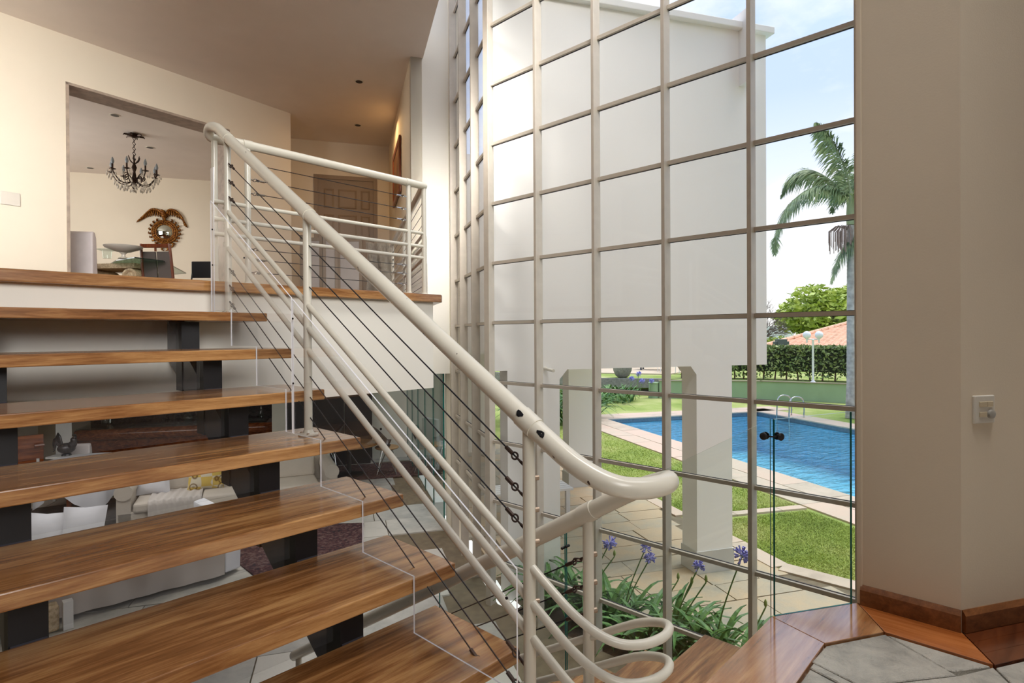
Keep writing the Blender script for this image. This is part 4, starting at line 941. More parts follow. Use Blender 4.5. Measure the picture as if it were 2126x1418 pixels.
# palms
M['frond'] = leafmat('palm_leaflet', (92, 114, 88), (136, 156, 110), (190, 200, 146), 1.5)
M['trunk'] = plain('palm_trunk_bark', (168, 162, 156), .85, var=.28, vscale=7, bmp=.4, bscale=12)
M['shaft'] = plain('palm_crownshaft', (138, 150, 112), .5, var=.12, vscale=3)
def palm(label, c, H, fronds, r=.135):
    t = thing('palm_tree', label, 'palm', c); c = Vector(c); m = MB(); prof = []
    n = int(H/.11)
    for i in range(n):
        z = i*.11; rr = r*(1.25-.25*min(1, z/1.0))*(1-.25*z/H); prof += [(rr, z), (rr*1.035, z+.08), (rr*.985, z+.10)]
    m.lathe(c, prof, 16); m.build('trunk', M['trunk'], t, smooth='auto')
    MB().lathe(c+ZZ*(H-.05), [(r*.85, 0), (r*1.0, .2), (r*.75, .8), (.03, 1.1)], 14).build('crownshaft', M['shaft'], t, smooth='auto')
    top = c+ZZ*(H+.75)
    for pts in fronds:
        P = smooth_path([top]+[top+Vector(p) for p in pts], 9); nP = len(P)
        rc = MB().tube(P, [.032*(1-.85*i/nP) for i in range(nP)], 6).build('frond', M['shaft'], t, smooth=True)
        v = []; f = []
        for i in range(4, nP*3):
            u_ = i/(nP*3); k = min(int(u_*(nP-1)), nP-2); p = P[k].lerp(P[k+1], u_*(nP-1)-k); d = (P[k+1]-P[k]).normalized(); side = d.cross(ZZ); side = side.normalized() if side.length > .2 else Vector((.689, -.7245, 0))
            for s in (-1, 1):
                for rep in range(2):
                    ln = (.62*math.sin(math.pi*min(1, .16+u_*.86))+.10)*random.uniform(.8, 1.1)
                    dr = (side*s*random.uniform(.5, .9)+d*.62+ZZ*random.uniform(-1.1, -.1)).normalized(); e_ = p+dr*ln-ZZ*.22*ln; w_ = d*.017
                    mid = p+dr*ln*.55; b = len(v); v += [tuple(p-w_), tuple(p+w_), tuple(mid+w_*1.3), tuple(mid-w_*1.3), tuple(e_)]; f += [(b, b+1, b+2, b+3), (b+3, b+2, b+4)]
        MB().add(v, f).build('leaflets', M['frond'], rc, kind='stuff')
    fr = MB()
    for k in range(46):
        a = random.uniform(0, 6.28); rr = random.uniform(.05, .34); b0 = c+ZZ*(H-.2)-RV*.12; e_ = b0+Vector((math.cos(a)*rr, math.sin(a)*rr, 0))-RV*.22
        fr.tube([b0, b0.lerp(e_, .6)+ZZ*.12, e_-ZZ*.05, e_-ZZ*random.uniform(.35, .75)], [.008, .007, .010, .012], 4)
    fr.build('fruit_cluster', plain('dry_fruit_stalk', (150, 128, 120), .9, var=.25, vscale=9), t)
    return t
F = lambda r, z, d=0: tuple(RV*r+Vector((.7245, .689, 0))*d+ZZ*z)
palm('tall palm tree with drooping fronds right beside the window edge', (19.97, 4.57, -.1), 6.0,
     [[F(-.6, .38), F(-1.3, .30), F(-1.95, -.25), F(-2.3, -1.05), F(-2.35, -1.7)], [F(-.10, .7), F(-.45, 1.55), F(-.80, 2.1), F(-1.05, 2.35)], [F(-.5, .75, .4), F(-1.0, 1.1, .7), F(-1.4, .9, 1.0), F(-1.6, .35, 1.2)],
      [F(.6, .6), F(1.4, .8), F(2.1, .3), F(2.5, -.6)], [F(.2, .6, -.8), F(.4, .7, -1.6), F(.5, .1, -2.3)], [F(.3, .7, .9), F(.6, .8, 1.8), F(.8, .1, 2.5)], [F(.5, 1.1, .3), F(.9, 1.9, .5), F(1.5, 2.2, .6)]])
palm('second palm mostly hidden behind the right wall with one low hanging frond', (20.72, 3.78, -.1), 4.9,
     [[F(-.45, .30), F(-1.0, .0), F(-1.5, -.75), F(-1.72, -1.5)], [F(.5, .5), F(1.3, .5), F(2.0, -.3)], [F(.2, .6, .8), F(.3, .6, 1.7), F(.4, -.1, 2.4)], [F(.3, .8, -.6), F(.8, 1.3, -1.2), F(1.4, 1.2, -1.5)]])
# terrace corner seen under the wing
M['conc'] = stone('grey_concrete', (120, 118, 114), (156, 152, 146), 12)
rb = thing('retaining_wall', 'low grey concrete retaining wall behind the lawn', 'wall', (22.5, 14, 0)); m = MB()
wallseg(m, (22.7, 12.15), (21.1, 14.65), .20, .60, .2, 1); wallseg(m, (21.1, 14.65), (21.0, 24), .20, .60, .2, 1); m.build('wall', M['conc'], rb); MB().obox((22.68, 12.12, GR-.1), (-1.62, 2.53, 0), (-.05, -.03, 0), (0, 0, .31)).build('shadow_gap', M['black_steel'], rb)  # black strip placed to draw the shadow gap under the wall
pot = thing('stone_planter', 'large grey stone bowl planter on the raised terrace', 'planter', (21.85, 14.0, .585))
MB().lathe((21.85, 14.0, .585), [(.16, 0), (.30, .10), (.40, .32), (.43, .50), (.44, .53), (.39, .53), (.36, .46), (.05, .42)], 22).build('bowl', M['conc'], pot, smooth='auto')
struct(MB().prism([(24.8, 13.3), (23.4, 16.6), (26, 22), (32, 20), (30, 14)], .5, .64).build('floor', plain('terrace_floor', (204, 186, 160), .8)))
M['dark'] = plain('dark_backdrop_paint', (54, 62, 70), .8)
gb = thing('garden_table', 'pale covered garden table with dark legs on the terrace', 'table', (27, 15.3, .64))
for (x, y) in ((26.6, 15.9), (27.0, 14.6), (27.9, 15.0), (27.5, 16.3)): MB().cyl((x, y, .64), (x, y, 1.36), .05, 8).build('leg', M['dark'], gb)
MB().prism([(26.5, 16.0), (26.95, 14.4), (28.1, 14.9), (27.6, 16.5)], 1.36, 1.42).build('tabletop', M['lampwhite'], gb)
def garden_chair(c, rz, label):
    t = thing('garden_chair', label, 'chair', c, 'white garden chairs on the terrace'); c = Vector(c); X = Vector((math.cos(rz), math.sin(rz), 0)); Y = Vector((-math.sin(rz), math.cos(rz), 0))
    for sx in (-1, 1):
        MB().tube([c+X*sx*.22+Y*.2, c+X*sx*.2+Y*.18+ZZ*.62], .018, 6).build('leg', M['lampwhite'], t); MB().tube([c+X*sx*.22-Y*.24, c+X*sx*.2-Y*.28+ZZ*.85], .018, 6).build('leg', M['lampwhite'], t)
        MB().tube([c+X*sx*.21+Y*.2+ZZ*.62, c+X*sx*.21-Y*.25+ZZ*.64], .02, 6).build('armrest', M['lampwhite'], t)
    MB().obox(c-X*.21-Y*.22+ZZ*.40, X*.42, Y*.42, (0, 0, .03)).build('seat', M['lampwhite'], t, bevel=.01)
    for k in range(4): MB().obox(c-X*.20-Y*.27+ZZ*(.48+.1*k), X*.40, Y*.02, (0, 0, .06)).build('back_slat', M['lampwhite'], t)
    return t
garden_chair((25.6, 13.1, .64), .9, 'white garden chair nearest the column on the raised terrace'); garden_chair((25.9, 14.2, .64), 2.4, 'white garden chair beside the garden table on the terrace')
bdw = thing('boundary_wall', 'dark planted boundary wall behind the terrace', 'wall', (30, 19, 0)); m = MB(); wallseg(m, (33, 15.5), (20, 26), 0, 2.6, .2, -1); m.build('wall', M['dark'], bdw)
# agapanthus clumps
M['strap'] = leafmat('agapanthus_leaf', (46, 84, 40), (84, 128, 60), (140, 172, 92), 5)
M['stalk'] = plain('flower_stalk', (116, 146, 84), .6); M['violet'] = plain('violet_petal', (146, 144, 212), .6, var=.25, vscale=30); M['bud'] = plain('green_bud', (150, 164, 92), .6)
def strap(ln, bend, wd=.016):
    v = []; f = []; n = 7
    for i in range(n+1):
        u_ = i/n; x = ln*(u_*.62*bend+u_*u_*.25*bend); z = ln*(u_*1.05-bend*.75*u_**2.4); w_ = wd*(1-u_**3)*(0.7+.6*min(1, u_*3))+.001
        v += [(x, -w_, z+.0), (x, 0, z-.006), (x, w_, z)]
    for i in range(n):
        for k in range(2): b = i*3+k; f.append((b, b+1, b+4, b+3))
    return v, f
def flowerhead(bud=False):
    m = MB()
    if bud: m.lathe((0, 0, 0), [(.004, 0), (.013, .02), (.012, .04), (.002, .062)], 8); return m
    for k in range(54):
        d = Vector((random.gauss(0, 1), random.gauss(0, 1), random.gauss(.25, .8))).normalized(); r0 = random.uniform(.036, .056)
        m.tube([d*.008, d*r0*.7], .0016, 3); m.tube([d*r0*.6, d*r0*.95, d*r0*1.35], [.0025, .0055, .0075], 5)
    return m
leafmesh = []
for i in range(6):
    v, f = strap(random.uniform(.42, .62), random.uniform(.45, 1.15)); me = bpy.data.meshes.new('leaf'); me.from_pydata(v, [], f); me.materials.append(M['strap']); leafmesh.append(me)
headmesh = None
def agapanthus(c, nl, label, stalks=(), sc=1.12):
    nl += 9
    t = thing('agapanthus', label, 'plant', c, 'agapanthus along the window')
    for k in range(nl):
        o = bpy.data.objects.new('leaf', random.choice(leafmesh)); COL.objects.link(o); o.parent = t; a = random.uniform(0, 6.28); r = random.uniform(0, .09)
        o.location = (math.cos(a)*r, math.sin(a)*r, 0); o.rotation_euler = (random.uniform(-.1, .1), random.uniform(-.25, .12), a+random.uniform(-.4, .4)); s = sc*random.uniform(.75, 1.2); o.scale = (s, s, s)
    for (hx, hy, hz, kind) in stalks:
        h = Vector((hx, hy, hz)); b = Vector(c)+Vector((random.uniform(-.03, .03), random.uniform(-.03, .03), .0))
        s_ = MB().tube(smooth_path([b, b.lerp(h, .5)+Vector((0, .02, .02)), h], 6), .0055, 6).build('flower_stalk', M['stalk'], t, smooth=True)
        o = flowerhead(kind == 1)
        o.v = [tuple(Vector(p)*(1.0 if kind != 2 else .75)+h) for p in o.v]; o.build('flower_head' if kind != 1 else 'bud', M['violet'] if kind != 1 else M['bud'], s_, smooth='auto')
    return t
struct(MB().prism([(3.80, .95), (4.52, .95), (4.52, 3.2), (4.2, 3.7), (3.80, 3.76)], GR-.05, GR-.01).build('ground', plain('planting_soil', (72, 56, 44), .95, var=.3, vscale=20, bmp=.6)))
AG = [((4.18, 3.50, GR), 24, 'agapanthus clump at the far left end of the bed by the window', ()),
      ((4.28, 3.18, GR), 26, 'agapanthus clump with the largest violet bloom and one green bud', ((4.35, 2.93, .62, 0), (4.35, 2.88, .51, 1))),
      ((4.14, 2.86, GR), 26, 'low leafy agapanthus clump without blooms left of the second mullion', ()),
      ((4.30, 2.78, GR), 24, 'agapanthus clump with two small violet blooms side by side', ((4.35, 2.56, .67, 2), (4.35, 2.52, .59, 2))),
      ((4.12, 2.46, GR), 22, 'leafy agapanthus clump with one slim bud below the blooms', ((4.35, 2.26, .48, 1),)),
      ((4.30, 2.32, GR), 24, 'agapanthus clump with violet bloom in front of the column plinth and two buds', ((4.35, 2.08, .64, 2), (4.35, 2.14, .48, 1), (4.35, 2.02, .53, 1))),
      ((4.16, 2.10, GR), 20, 'leafy agapanthus clump right of the third mullion', ()),
      ((4.30, 1.95, GR), 24, 'agapanthus clump with a tall violet bloom beside the fourth mullion', ((4.35, 1.73, .82, 0),)),
      ((4.22, 1.70, GR), 18, 'rightmost agapanthus clump with a single bud near the glass guard', ((4.35, 1.56, .48, 1),))]
for a in AG: agapanthus(*a)
def clump(label, c, R, H, n):
    t = thing('agapanthus_bed', label, 'plant', c); v = []; f = []
    for k in range(n):
        a = random.uniform(0, 6.28); r = R*math.sqrt(random.random()); bx, by = c[0]+math.cos(a)*r*1.4, c[1]+math.sin(a)*r; vv, ff = strap(H*random.uniform(.8, 1.3), random.uniform(.5, 1.2), .03); az = random.uniform(0, 6.28); ca, sa = math.cos(az), math.sin(az); b = len(v)
        v += [(bx+x*ca-y*sa, by+x*sa+y*ca, c[2]+z) for x, y, z in vv]; f += [tuple(b+i for i in q_) for q_ in ff]
    MB().add(v, f).build('leaves', M['strap'], t, kind='stuff'); return t
cb = clump('wide clump of dark green agapanthus leaves on the far lawn', (18.5, 13.2, GR), 1.4, .8, 420)
for p in ((20.2, 12.5, .72), (20.5, 12.2, .62), (19.9, 12.0, .95), (20.9, 12.0, .60)):
    o = flowerhead(); o.v = [tuple(Vector(q_)*1.7+Vector(p)) for q_ in o.v]; s_ = MB().tube([(p[0]-.1, p[1]+.1, GR), p], .012, 5).build('flower_stalk', M['stalk'], cb); o.build('flower_head', M['violet'], s_)
clump('tall green strap leaved clump seen in the gap left of the rear column', (13.6, 11.2, GR), 1.2, 1.25, 320)
# white garden bench seen low through the railing
bn = thing('garden_bench', 'low white bench on the paving behind the railing post', 'bench', tuple(ST(-1.35, 2.6, GR)))
b = ST(-1.7, 2.3, GR)
for (s, t) in ((0, 0), (1.1, 0), (0, .42), (1.1, .42)): MB().obox(b+V*s+U*t, V*.06, U*.06, (0, 0, .36)).build('leg', M['lampwhite'], bn)
for k in range(5): MB().obox(b+V*-.05+U*(.1*k-.01)+ZZ*.36, V*1.26, U*.08, (0, 0, .03)).build('seat_slat', M['lampwhite'], bn)

# ================================================================== LOWER ROOM
struct(MB().prism([(-4, -2), (1.3, -2), (3.78, .95), (3.78, 3.8), (4.72, 5.55), (9.5, 14), (-4, 20)], -.25, -.016).build('floor', M['joint']))
fl = struct(MB().prism([(-4, 1.5), (1.9, 1.5), (1.9, 3.0), (-4, 3.0)], -.02, -.004).build('floor_tiles', M['slate']))
M['lowstone'] = sandstone('grey_floor_stone', ((140, 140, 138), (178, 176, 170), (208, 204, 196)), 2.2)
k = 0; t = 3.0
while t < 12.6:
    h = .62; s_ = -5.0+random.uniform(-.5, 0)
    while s_ < 3.2:
        wd = random.uniform(.75, 1.15); p = U*(t+h/2)+V*(s_+wd/2)
        o0 = V*s_+U*t
        inside = (p.x-4.72)*(-.866)+(p.y-5.55)*.5 > .35 and p.y > 2.4 and not (p.x > 3.2 and p.y < 4.0) and p.x > .2
        if inside and k < 150:
            MB().prism([o0[:2], (o0+V*(wd-.012))[:2], (o0+V*(wd-.012)+U*(h-.012))[:2], (o0+U*(h-.012))[:2]], -.02, random.uniform(-.003, .001)).build('floor_stone', M['lowstone'], fl); k += 1
        s_ += wd
    t += h
# back wall, granite chimney breast, pale walls
UV = lambda u_, v_: U*u_+V*v_
struct(MB().obox(UV(13.5, -16), V*17.5, U*.2, (0, 0, 2.13)).build('wall_lower_back', M['white_wall']))
struct(MB().obox(UV(12.0, .55), V*2.6, U*.2, (0, 0, 2.13)).build('wall_lower_right', M['white_wall']))
struct(MB().obox(UV(11.86, -1.33), V*.25, U*1.6, (0, 0, 2.13)).build('trim_4', M['white_wall']))
struct(MB().box((1.72, 12.4, 0), (1.88, 15.2, 2.13)).build('wall_lower_left', M['cream']))
struct(MB().box((1.69, 12.36, 0), (1.91, 12.44, 2.13)).build('trim_5', M['lampwhite']))
def granite(name):
    m, N, L, b = newmat(name); n = N.new('ShaderNodeTexVoronoi'); n.inputs['Scale'].default_value = 60; L.new(coords(N, L), n.inputs['Vector'])
    r = ramp(N, [(.0, lin(120, 118, 122)), (.12, lin(46, 42, 46)), (.6, lin(22, 20, 26))]); L.new(n.outputs['Distance'], r.inputs[0]); L.new(r.outputs[0], b.inputs['Base Color']); b.inputs['Roughness'].default_value = .42; return m
M['granite'] = granite('black_granite')
gr = thing('fireplace', 'polished black granite chimney breast behind the shell chairs', 'fireplace', tuple(UV(11.86, -.3)))
for i in range(3): MB().obox(UV(11.86, -1.07+.54*i), V*.535, U*.5, (0, 0, 2.12)).build('granite_slab', M['granite'], gr, bevel=.003)
MB().obox(UV(11.60, -1.0), V*1.5, U*.26, (0, 0, .34)).build('hearth', M['granite'], gr, bevel=.004)
# wooden bar with rounded end, dark back cabinet and glassware
M['barwood'] = wood('red_brown_bar_wood', (66, 26, 12), (122, 60, 28), (164, 92, 48), 'x', .22, .5)
bar = thing('bar_counter', 'long reddish wooden bar counter with bullnose edge and rounded end', 'counter', tuple(UV(12.4, -3)))
b0, b1 = UV(12.40, -4.73), UV(12.40, -1.5)
m = MB().tube([b0+ZZ*.70-U*.06, b1+ZZ*.70-U*.06], .105, 14); m.build('bullnose', M['barwood'], bar, smooth='auto')
MB().obox(b0+ZZ*.0, b1-b0, U*.10, (0, 0, .70)).build('front_panel', M['barwood'], bar)
MB().obox(b0+ZZ*.80-U*.05, b1-b0, U*.50, (0, 0, .025)).build('glass_top', M['door_glass'], bar)
MB().lathe(b1+U*.22, [(.30, 0), (.30, .60), (.37, .66), (.38, .74), (.34, .80)], 24).build('rounded_end', M['barwood'], bar, smooth='auto')
MB().obox(b0+ZZ*.78, b1-b0, U*.40, (0, 0, .02)).build('shelf', M['barwood'], bar)
M['darkwood'] = wood('dark_purple_brown_wood', (28, 20, 22), (52, 40, 42), (74, 60, 60), 'x', .25, .4)
cab = thing('bar_cabinet', 'dark glossy cabinet standing behind the wooden bar counter', 'cabinet', tuple(UV(13.1, -3)))
MB().obox(UV(13.05, -4.75), V*3.35, U*.4, (0, 0, 1.75)).build('carcass', M['darkwood'], cab)
for k in range(5): MB().obox(UV(13.03, -4.72+.66*k), V*.63, U*.02, (0, 0, 1.7)).build('door', M['darkwood'], cab, bevel=.008)
MB().lathe(UV(12.97, -4.4)+ZZ*.825, [(.035, 0), (.05, .02), (.055, .09), (.04, .12), (.03, .125)], 14).build('clock', M['chrome'], cab)
bt_ = None
for k, (v_, lab, R0) in enumerate(((-4.35, 'round clear decanter at the left end of the bar', .07), (-2.95, 'faint round glass bowl in the middle of the bar', .10), (-2.55, 'tall bright glass pitcher on the bar top', .06), (-1.95, 'glass bowl near the right end of the bar', .09), (-1.62, 'small glass above the rounded bar end', .05))):
    g_ = thing('glass_vessel', lab, 'glassware', tuple(UV(12.62, v_)+ZZ*.826), 'glassware on the bar')
    MB().lathe(UV(12.62, v_)+ZZ*.826, [(R0*.6, 0), (R0, .06), (R0, .12), (R0*.55, .18), (R0*.6, .22)], 16).build('body', M['door_glass'], g_, smooth='auto')
    MB().lathe(UV(12.62, v_)+ZZ*1.03, [(R0*.2, 0), (R0*.3, .02), (R0*.1, .06)], 10).build('stopper', M['crystal'], g_, smooth='auto')
# rooster sculpture on a covered table
M['roost'] = plain('black_silver_metal', (70, 70, 74), .3, .6, var=.6, vscale=16)
rt = thing('rooster_sculpture', 'black and silver rooster sculpture against the pale wall left of the bar', 'sculpture', (1.67, 11.2, .665))
rc = Vector((1.67, 11.25, .665)); rm = lambda x, z, d=0: rc+RV*x+ZZ*z+Vector((-.7245, -.689, 0))*d
MB().ball(rm(0, .11), .12, .10, .085).build('body', M['roost'], rt, smooth=True)
MB().tube(smooth_path([rm(.06, .12), rm(.11, .20), rm(.12, .27), rm(.15, .27)], 4), [.06]*4+[.045]*4+[.03]*3+[.03, .005], 8).build('head', M['roost'], rt, smooth=True)
m = MB()
for k in range(7): a = .3+.16*k; m.tube(smooth_path([rm(-.06, .12), rm(-.13, .16+.03*k), rm(-.19, .24-.03*k+.02), rm(-.22, .16-.02*k+.03)], 3), [.018]*6+[.012, .008, .006, .003], 5)
m.build('tail', M['roost'], rt, smooth=True)
m = MB()
for k in range(3): m.ball(rm(.10+.018*k, .315), .014, seg=8, rings=5)
m.build('comb', M['roost'], rt); MB().lathe(rm(0, .0), [(.07, 0), (.06, .02), (.03, .04)], 12).build('base', M['roost'], rt)
M['linen'] = plain('white_linen', (214, 216, 224), .9, var=.05, vscale=4, bmp=.4, bscale=9)
rtab = thing('console_table', 'white console table carrying the rooster sculpture', 'table', (1.6, 11.3, 0)); MB().cbox((1.66, 11.28, .63), .42, .26, .03, -.8).build('tabletop', M['lampwhite'], rtab)
for (x, y) in ((1.35, 11.5), (1.9, 11.1), (1.5, 11.15), (1.75, 11.5)): MB().cyl((x, y, 0), (x, y, .63), .02, 8).build('leg', M['lampwhite'], rtab)
# dining table with hanging white cloth
tc_ = thing('covered_table', 'round table with white cloth hanging to points beside the beige sofa', 'table', (1.75, 10.6, 0))
v = []; f = []; ns_ = 48
for j, (r, z) in enumerate(((0, .70), (.50, .70), (.56, .68), (.58, .5), (.60, .2))):
    for i in range(ns_):
        a = 2*math.pi*i/ns_; zz = z-(.12*(math.cos(4*a)) if j == 4 else 0); rr = r+(.035*math.sin(12*a) if j >= 3 else 0); v.append((1.78+rr*math.cos(a), 10.45+rr*math.sin(a), zz))
for j in range(4):
    for i in range(ns_): i2 = (i+1) % ns_; f.append((j*ns_+i, j*ns_+i2, (j+1)*ns_+i2, (j+1)*ns_+i))
MB().add(v, f).build('cloth', M['linen'], tc_, smooth=True); MB().cyl((1.78, 10.45, 0), (1.78, 10.45, .69), .05, 12).build('leg', M['brown_wood'], tc_)
ch_ = slip_chair('covered_chair', 'white covered chair back rising in front of the wooden bar', tuple(UV(11.2, -4.15)), math.radians(-30), .80, .40)
cab2 = thing('curtain_post', 'dark wooden post standing beside the white covered table', 'post', (1.5, 10.1, 0)); MB().lathe((1.52, 10.05, 0), [(.06, 0), (.06, .05), (.035, .08), (.035, .56), (.05, .60)], 12).build('shaft', M['brown_wood'], cab2, smooth='auto')
wd_ = thing('wood_panel', 'reddish wooden door panel left of the white door frame downstairs', 'panel', (1.2, 11.2, 0)); MB().box((1.02, 11.5, 0), (1.42, 11.56, 1.0)).build('board', M['barwood'], wd_); MB().cyl((1.3, 11.42, .84), (1.42, 11.42, .84), .03, 8).build('handle', M['brown_wood'], wd_)
# beige sofa with cushions
M['sofa'] = plain('beige_sofa_fabric', (196, 188, 178), .9, var=.04, vscale=4, bmp=.2, bscale=40)
sf = thing('sofa', 'beige sofa with rolled arm, throw and skirt facing the stairs downstairs', 'sofa', (2.5, 9.0, 0))
sa = Vector((1.80, 8.75, 0)); sd_ = Vector((.93, -.36, 0)).normalized(); sn = Vector((-sd_.y, sd_.x, 0))
MB().obox(sa+ZZ*.03, sd_*2.75, sn*.85, (0, 0, .21)).build('base', M['sofa'], sf, bevel=.02)
for k in range(3): MB().obox(sa+sd_*(.18+.78*k)-sn*.03+ZZ*.21, sd_*.76, sn*.66, (0, 0, .14)).build('seat_cushion', M['sofa'], sf, bevel=.04, seg=3)
for k in range(3): MB().slab([sa+sd_*(.18+.78*k)+sn*y+ZZ*z for y, z in ((.56, .34), (.80, .34), (.92, .78), (.74, .80))], sd_*.76).build('back_cushion', M['sofa'], sf, bevel=.05, seg=3)
MB().obox(sa+sn*.78+ZZ*.03, sd_*2.75, sn*.16, (0, 0, .74)).build('back', M['sofa'], sf, bevel=.04, seg=3)
for k in (0, 1):
    q_ = sa+sd_*(k*2.59); m = MB().obox(q_+ZZ*.03, sd_*.16, sn*.85, (0, 0, .46)); m.tube([q_+sd_*.08-sn*.02+ZZ*.50, q_+sd_*.08+sn*.88+ZZ*.50], .105, 14); m.build('arm', M['sofa'], sf, smooth='auto')
th = thing('throw', 'crinkled pale throw with dark fringe draped over the beige sofa seat', 'throw', tuple(sa+sd_*.8))
v = []; nx_, ny_ = 30, 12
for j in range(ny_+1):
    for i in range(nx_+1):
        x = .35+.62*i/nx_; y = -.045 if j > 8 else .52-.56*j/8; z = .362 if j <= 8 else .362-.06*(j-8); v.append(sa+sd_*x+sn*(y+.012*math.sin(i*2.1))+ZZ*(z+.010*math.sin(i*1.3+j*.4)))
f = [(j*(nx_+1)+i, j*(nx_+1)+i+1, (j+1)*(nx_+1)+i+1, (j+1)*(nx_+1)+i) for j in range(ny_) for i in range(nx_)]
MB().add(v, f).build('cloth', M['canvas'], th, smooth=True)
m = MB()
for i in range(24): p = sa+sd_*(.36+.62*i/24)-sn*.05+ZZ*.13; m.tube([p, p-ZZ*random.uniform(.05, .09)], .006, 4)
m.build('fringe', M['black_steel'], th)
def cushion(name, label, c, d, n, w_, h_, mat, th_=.14, tilt=.25):
    v = []; f = []; N1 = 10
    for s in (-1, 1):
        for j in range(N1+1):
            for i in range(N1+1):
                x = i/N1*2-1; y = j/N1*2-1; b = (1-abs(x)**3.0)*(1-abs(y)**3.0); sh = 1-.06*(1-abs(x))*0-.07*(abs(x)*(1-abs(y))+abs(y)*(1-abs(x)))
                v.append(Vector(c)+d*(x*w_/2*sh)+(ZZ+n*tilt).normalized()*((y*sh+1)*h_/2)+n*(s*th_/2*b))
    o = (N1+1)**2
    for s in range(2):
        for j in range(N1):
            for i in range(N1): q_ = [s*o+j*(N1+1)+i, s*o+j*(N1+1)+i+1, s*o+(j+1)*(N1+1)+i+1, s*o+(j+1)*(N1+1)+i]; f.append(tuple(q_ if s else q_[::-1]))
    return tag(MB().add(v, f).build(name, mat, smooth=True), label, 'cushion')
cushion('cushion', 'plain white cushion leaning on the left arm of the beige sofa', sa+sd_*.36+sn*.40+ZZ*.352, sd_, sn, .40, .38, M['linen'])
pm, N_, L_, b_ = newmat('shell_print'); ck = N_.new('ShaderNodeTexChecker'); L_.new(coords(N_, L_), ck.inputs[0]); ck.inputs['Scale'].default_value = 7.5; ck.inputs[1].default_value = lin(206, 178, 92); ck.inputs[2].default_value = lin(208, 200, 180)
wv = N_.new('ShaderNodeTexVoronoi'); wv.inputs['Scale'].default_value = 7; L_.new(coords(N_, L_), wv.inputs['Vector']); rr_ = ramp(N_, [(.12, lin(96, 78, 58)), (.3, (1, 1, 1, 1)), (.4, lin(130, 104, 70)), (.5, (1, 1, 1, 1))]); L_.new(wv.outputs[0], rr_.inputs[0])
mm = N_.new('ShaderNodeMix'); mm.data_type = 'RGBA'; mm.blend_type = 'MULTIPLY'; mm.inputs[0].default_value = 1; L_.new(ck.outputs[0], mm.inputs[6]); L_.new(rr_.outputs[0], mm.inputs[7]); L_.new(mm.outputs[2], b_.inputs['Base Color']); b_.inputs['Roughness'].default_value = .9
cushion('cushion', 'yellow and brown shell patterned cushion on the beige sofa', sa+sd_*1.0+sn*.36+ZZ*.352, sd_, sn, .46, .34, pm)
# near slipcovered sofa seen from behind
nsf = thing('sofa', 'large pale slipcovered sofa seen from behind right under the stairs', 'sofa', (1.5, 6.5, 0))
v = []; f = []; NX, NZ = 60, 8
for j in range(NZ+1):
    for i in range(NX+1):
        x = .20+2.02*i/NX; z = .05+.58*j/NZ; y = 6.32-.075*(x-.9)+.008*(1-j/NZ)*math.sin(i*.75)+.006*math.sin(i*.33+j); v.append((x, y, z))
for j in range(NZ):
    for i in range(NX): f.append((j*(NX+1)+i, j*(NX+1)+i+1, (j+1)*(NX+1)+i+1, (j+1)*(NX+1)+i))
MB().add(v, f).build('back_cover', M['canvas'], nsf, smooth=True)
MB().box((.22, 6.36, .06), (2.2, 7.15, .42)).build('base', M['canvas'], nsf, bevel=.03); MB().box((.24, 6.28, .38), (2.2, 6.50, .64)).build('back', M['canvas'], nsf, bevel=.06, seg=3)
MB().slab([(2.22, 6.22, .06), (2.42, 6.34, .03), (2.44, 6.36, .45), (2.36, 6.30, .64), (2.22, 6.22, .64)], (-.02, .9, 0)).build('side_flap', M['linen'], nsf, bevel=.02)
cv = thing('low_stool', 'small carved stool with white leg at the lower left under the stairs', 'stool', (.85, 6.2, 0))
MB().box((.70, 6.18, .0), (.86, 6.32, .22)).build('carved_side', M['carved_stone'], cv, bevel=.02); MB().box((.88, 6.15, 0), (.95, 6.22, .24)).build('leg', M['lampwhite'], cv)
cushion('floor_cushion', 'white floor cushion leaning at the far left among the lower seats', (.98, 8.30, .02), Vector((.7, -.7, 0)), Vector((.7, .7, 0)), .46, .50, M['linen'])
cushion('floor_cushion', 'white floor cushion with a pointed corner near the sofa arm', (1.30, 8.02, .02), Vector((.8, -.6, 0)), Vector((.6, .8, 0)), .46, .56, M['linen'])
# shell chairs round a small table on a red rug
M['rug'] = None
rm_, N_, L_, b_ = newmat('red_patterned_rug'); nn2 = noise(N_, L_, coords(N_, L_), 22, 4, .7); r_ = ramp(N_, [(.35, lin(26, 24, 34)), (.5, lin(74, 38, 42)), (.62, lin(104, 84, 80))]); L_.new(nn2.outputs[0], r_.inputs[0]); L_.new(r_.outputs[0], b_.inputs['Base Color']); b_.inputs['Roughness'].default_value = .95
tag(MB().prism([UV(10.3, -1.2)[:2], UV(10.3, 1.4)[:2], UV(11.5, 1.4)[:2], UV(11.5, -1.2)[:2]], .002, .014).build('rug', rm_), 'dark red patterned rug under the shell chairs', 'rug')
tag(MB().prism([(2.45, 6.0), (3.55, 5.8), (4.15, 6.7), (3.2, 7.6), (2.5, 7.3)], .002, .014).build('rug', rm_), 'dark red patterned rug on the stone floor behind the near sofa', 'rug')
tag(MB().prism([(.6, 8.9), (1.6, 7.8), (2.6, 8.3), (2.2, 10.6), (1.0, 10.9)], .002, .012).build('rug', plain('dark_grey_rug', (62, 58, 56), .95, var=.35, vscale=14)), 'dark grey streaky rug beside the beige sofa downstairs', 'rug')
rtb = thing('round_table', 'small round wooden table between the shell chairs', 'table', (5.45, 9.2, 0))
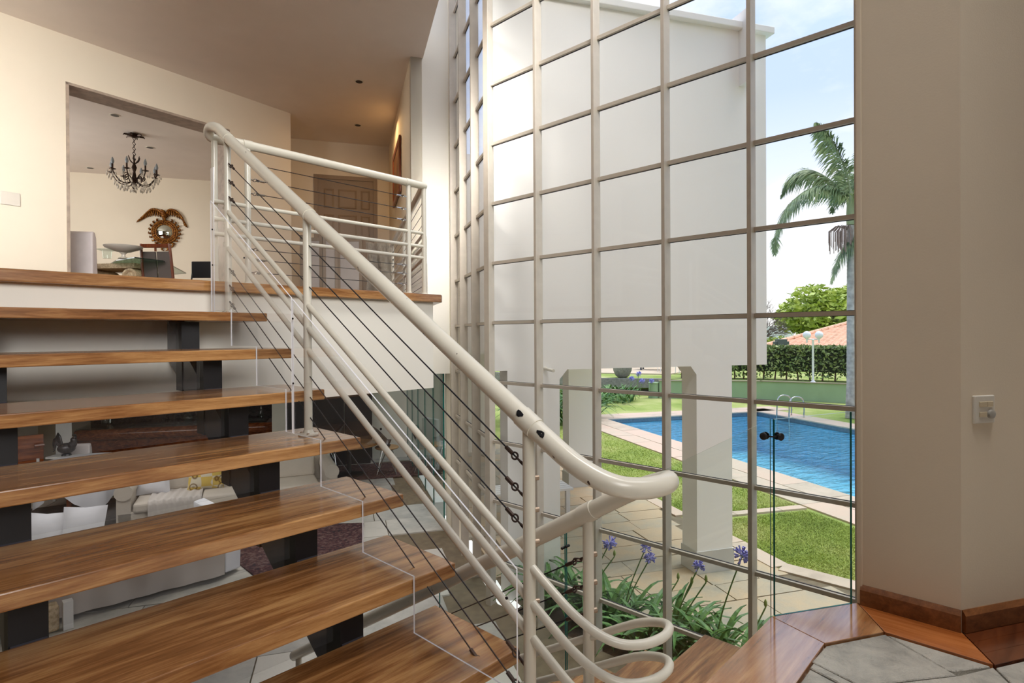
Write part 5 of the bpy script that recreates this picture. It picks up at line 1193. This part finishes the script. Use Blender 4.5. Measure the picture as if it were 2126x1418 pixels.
MB().lathe((5.42, 9.22, 0), [(.26, 0), (.26, .02), (.04, .05), (.035, .52), (.12, .55)], 20).build('pedestal', M['black_steel'], rtb, smooth='auto'); MB().lathe((5.42, 9.22, .545), [(.50, 0), (.52, .015), (.50, .03)], 32).build('tabletop', M['tread'], rtb, smooth='auto')
M['shell'] = plain('black_shell', (30, 26, 32), .35, var=.2); M['pad'] = plain('tan_seat_pad', (176, 140, 98), .8)
sh_first = None
def shell_chair(c, rz, label):
    t = thing('shell_chair', label, 'chair', (0, 0, 0), 'black shell chairs'); 
    v = []; f = []; A, Bn = 14, 8
    for j in range(Bn+1):
        for i in range(A+1):
            a = math.pi*(-.62+1.24*i/A); r = .06+.20*j/Bn; hb = .30*(j/Bn)**1.7*max(0, math.cos(a))**.8 + .10*(j/Bn)**2; v.append((r*math.sin(a)*1.05, -r*math.cos(a)-.02 if True else 0, .45+hb))
    for j in range(Bn):
        for i in range(A): f.append((j*(A+1)+i, j*(A+1)+i+1, (j+1)*(A+1)+i+1, (j+1)*(A+1)+i))
    o = MB().add(v, f).build('shell', M['shell'], t, smooth=True); sm = o.modifiers.new('solid', 'SOLIDIFY'); sm.thickness = .012
    MB().lathe((0, 0, .44), [(.20, 0), (.22, .02), (.20, .04)], 20).build('seat', M['pad'], t, smooth='auto')
    for k in range(4):
        a = math.pi/4+k*math.pi/2; e_ = Vector((.24*math.cos(a), .24*math.sin(a), 0))
        m = MB().tube([(.10*math.cos(a), .10*math.sin(a), .44), e_], .007, 6); m.tube([(.10*math.cos(a+.9), .10*math.sin(a+.9), .44), e_*.96+ZZ*.02], .005, 5); m.tube([(.10*math.cos(a-.9), .10*math.sin(a-.9), .44), e_*.96+ZZ*.02], .005, 5); m.build('leg', M['chrome'], t)
    t.location = c; t.rotation_euler = (0, 0, rz); return t
s0 = shell_chair((5.98, 8.86, .014), -2.2, 'black shell chair with tan seat right of the small round table')
dup(s0, (5.30, 9.75, .014), 1.0, 'black shell chair whose wire legs show below the treads left of the table')
dup(s0, (6.55, 8.45, 0), -2.5, 'black shell chair seen through the green glass doors')
# glass doors along the 30 degree line
gd_ = thing('glass_doors', 'frameless greenish glass folding doors beside the window corner downstairs', 'door', (5.6, 7.2, 0))
g0 = Vector((4.80, 5.82, 0))
for k in range(5): MB().obox(g0+U*(.895*k)+ZZ*.02, U*.88, V*.010, (0, 0, 2.08)).build('glass_leaf', [M['door_glass'], M['glass_edge']], gd_)
for k in range(6): MB().obox(g0+U*(.895*k-.014)+ZZ*.01-V*.004, U*.012, V*.018, (0, 0, 2.11)).build('edge_profile', M['glass_edge'], gd_)
pc = thing('white_chair', 'white garden armchair standing outside behind the glass doors', 'chair', (6.9, 8.6, 0))
MB().box((6.75, 8.35, .38), (7.2, 8.8, .44)).build('seat', M['lampwhite'], pc, bevel=.01); MB().box((6.72, 8.35, .44), (6.80, 8.8, .95)).build('backrest', M['lampwhite'], pc, bevel=.02)
for (x, y) in ((6.77, 8.38), (7.16, 8.38), (6.77, 8.76), (7.16, 8.76)): MB().box((x, y, 0), (x+.04, y+.04, .38)).build('leg', M['lampwhite'], pc)
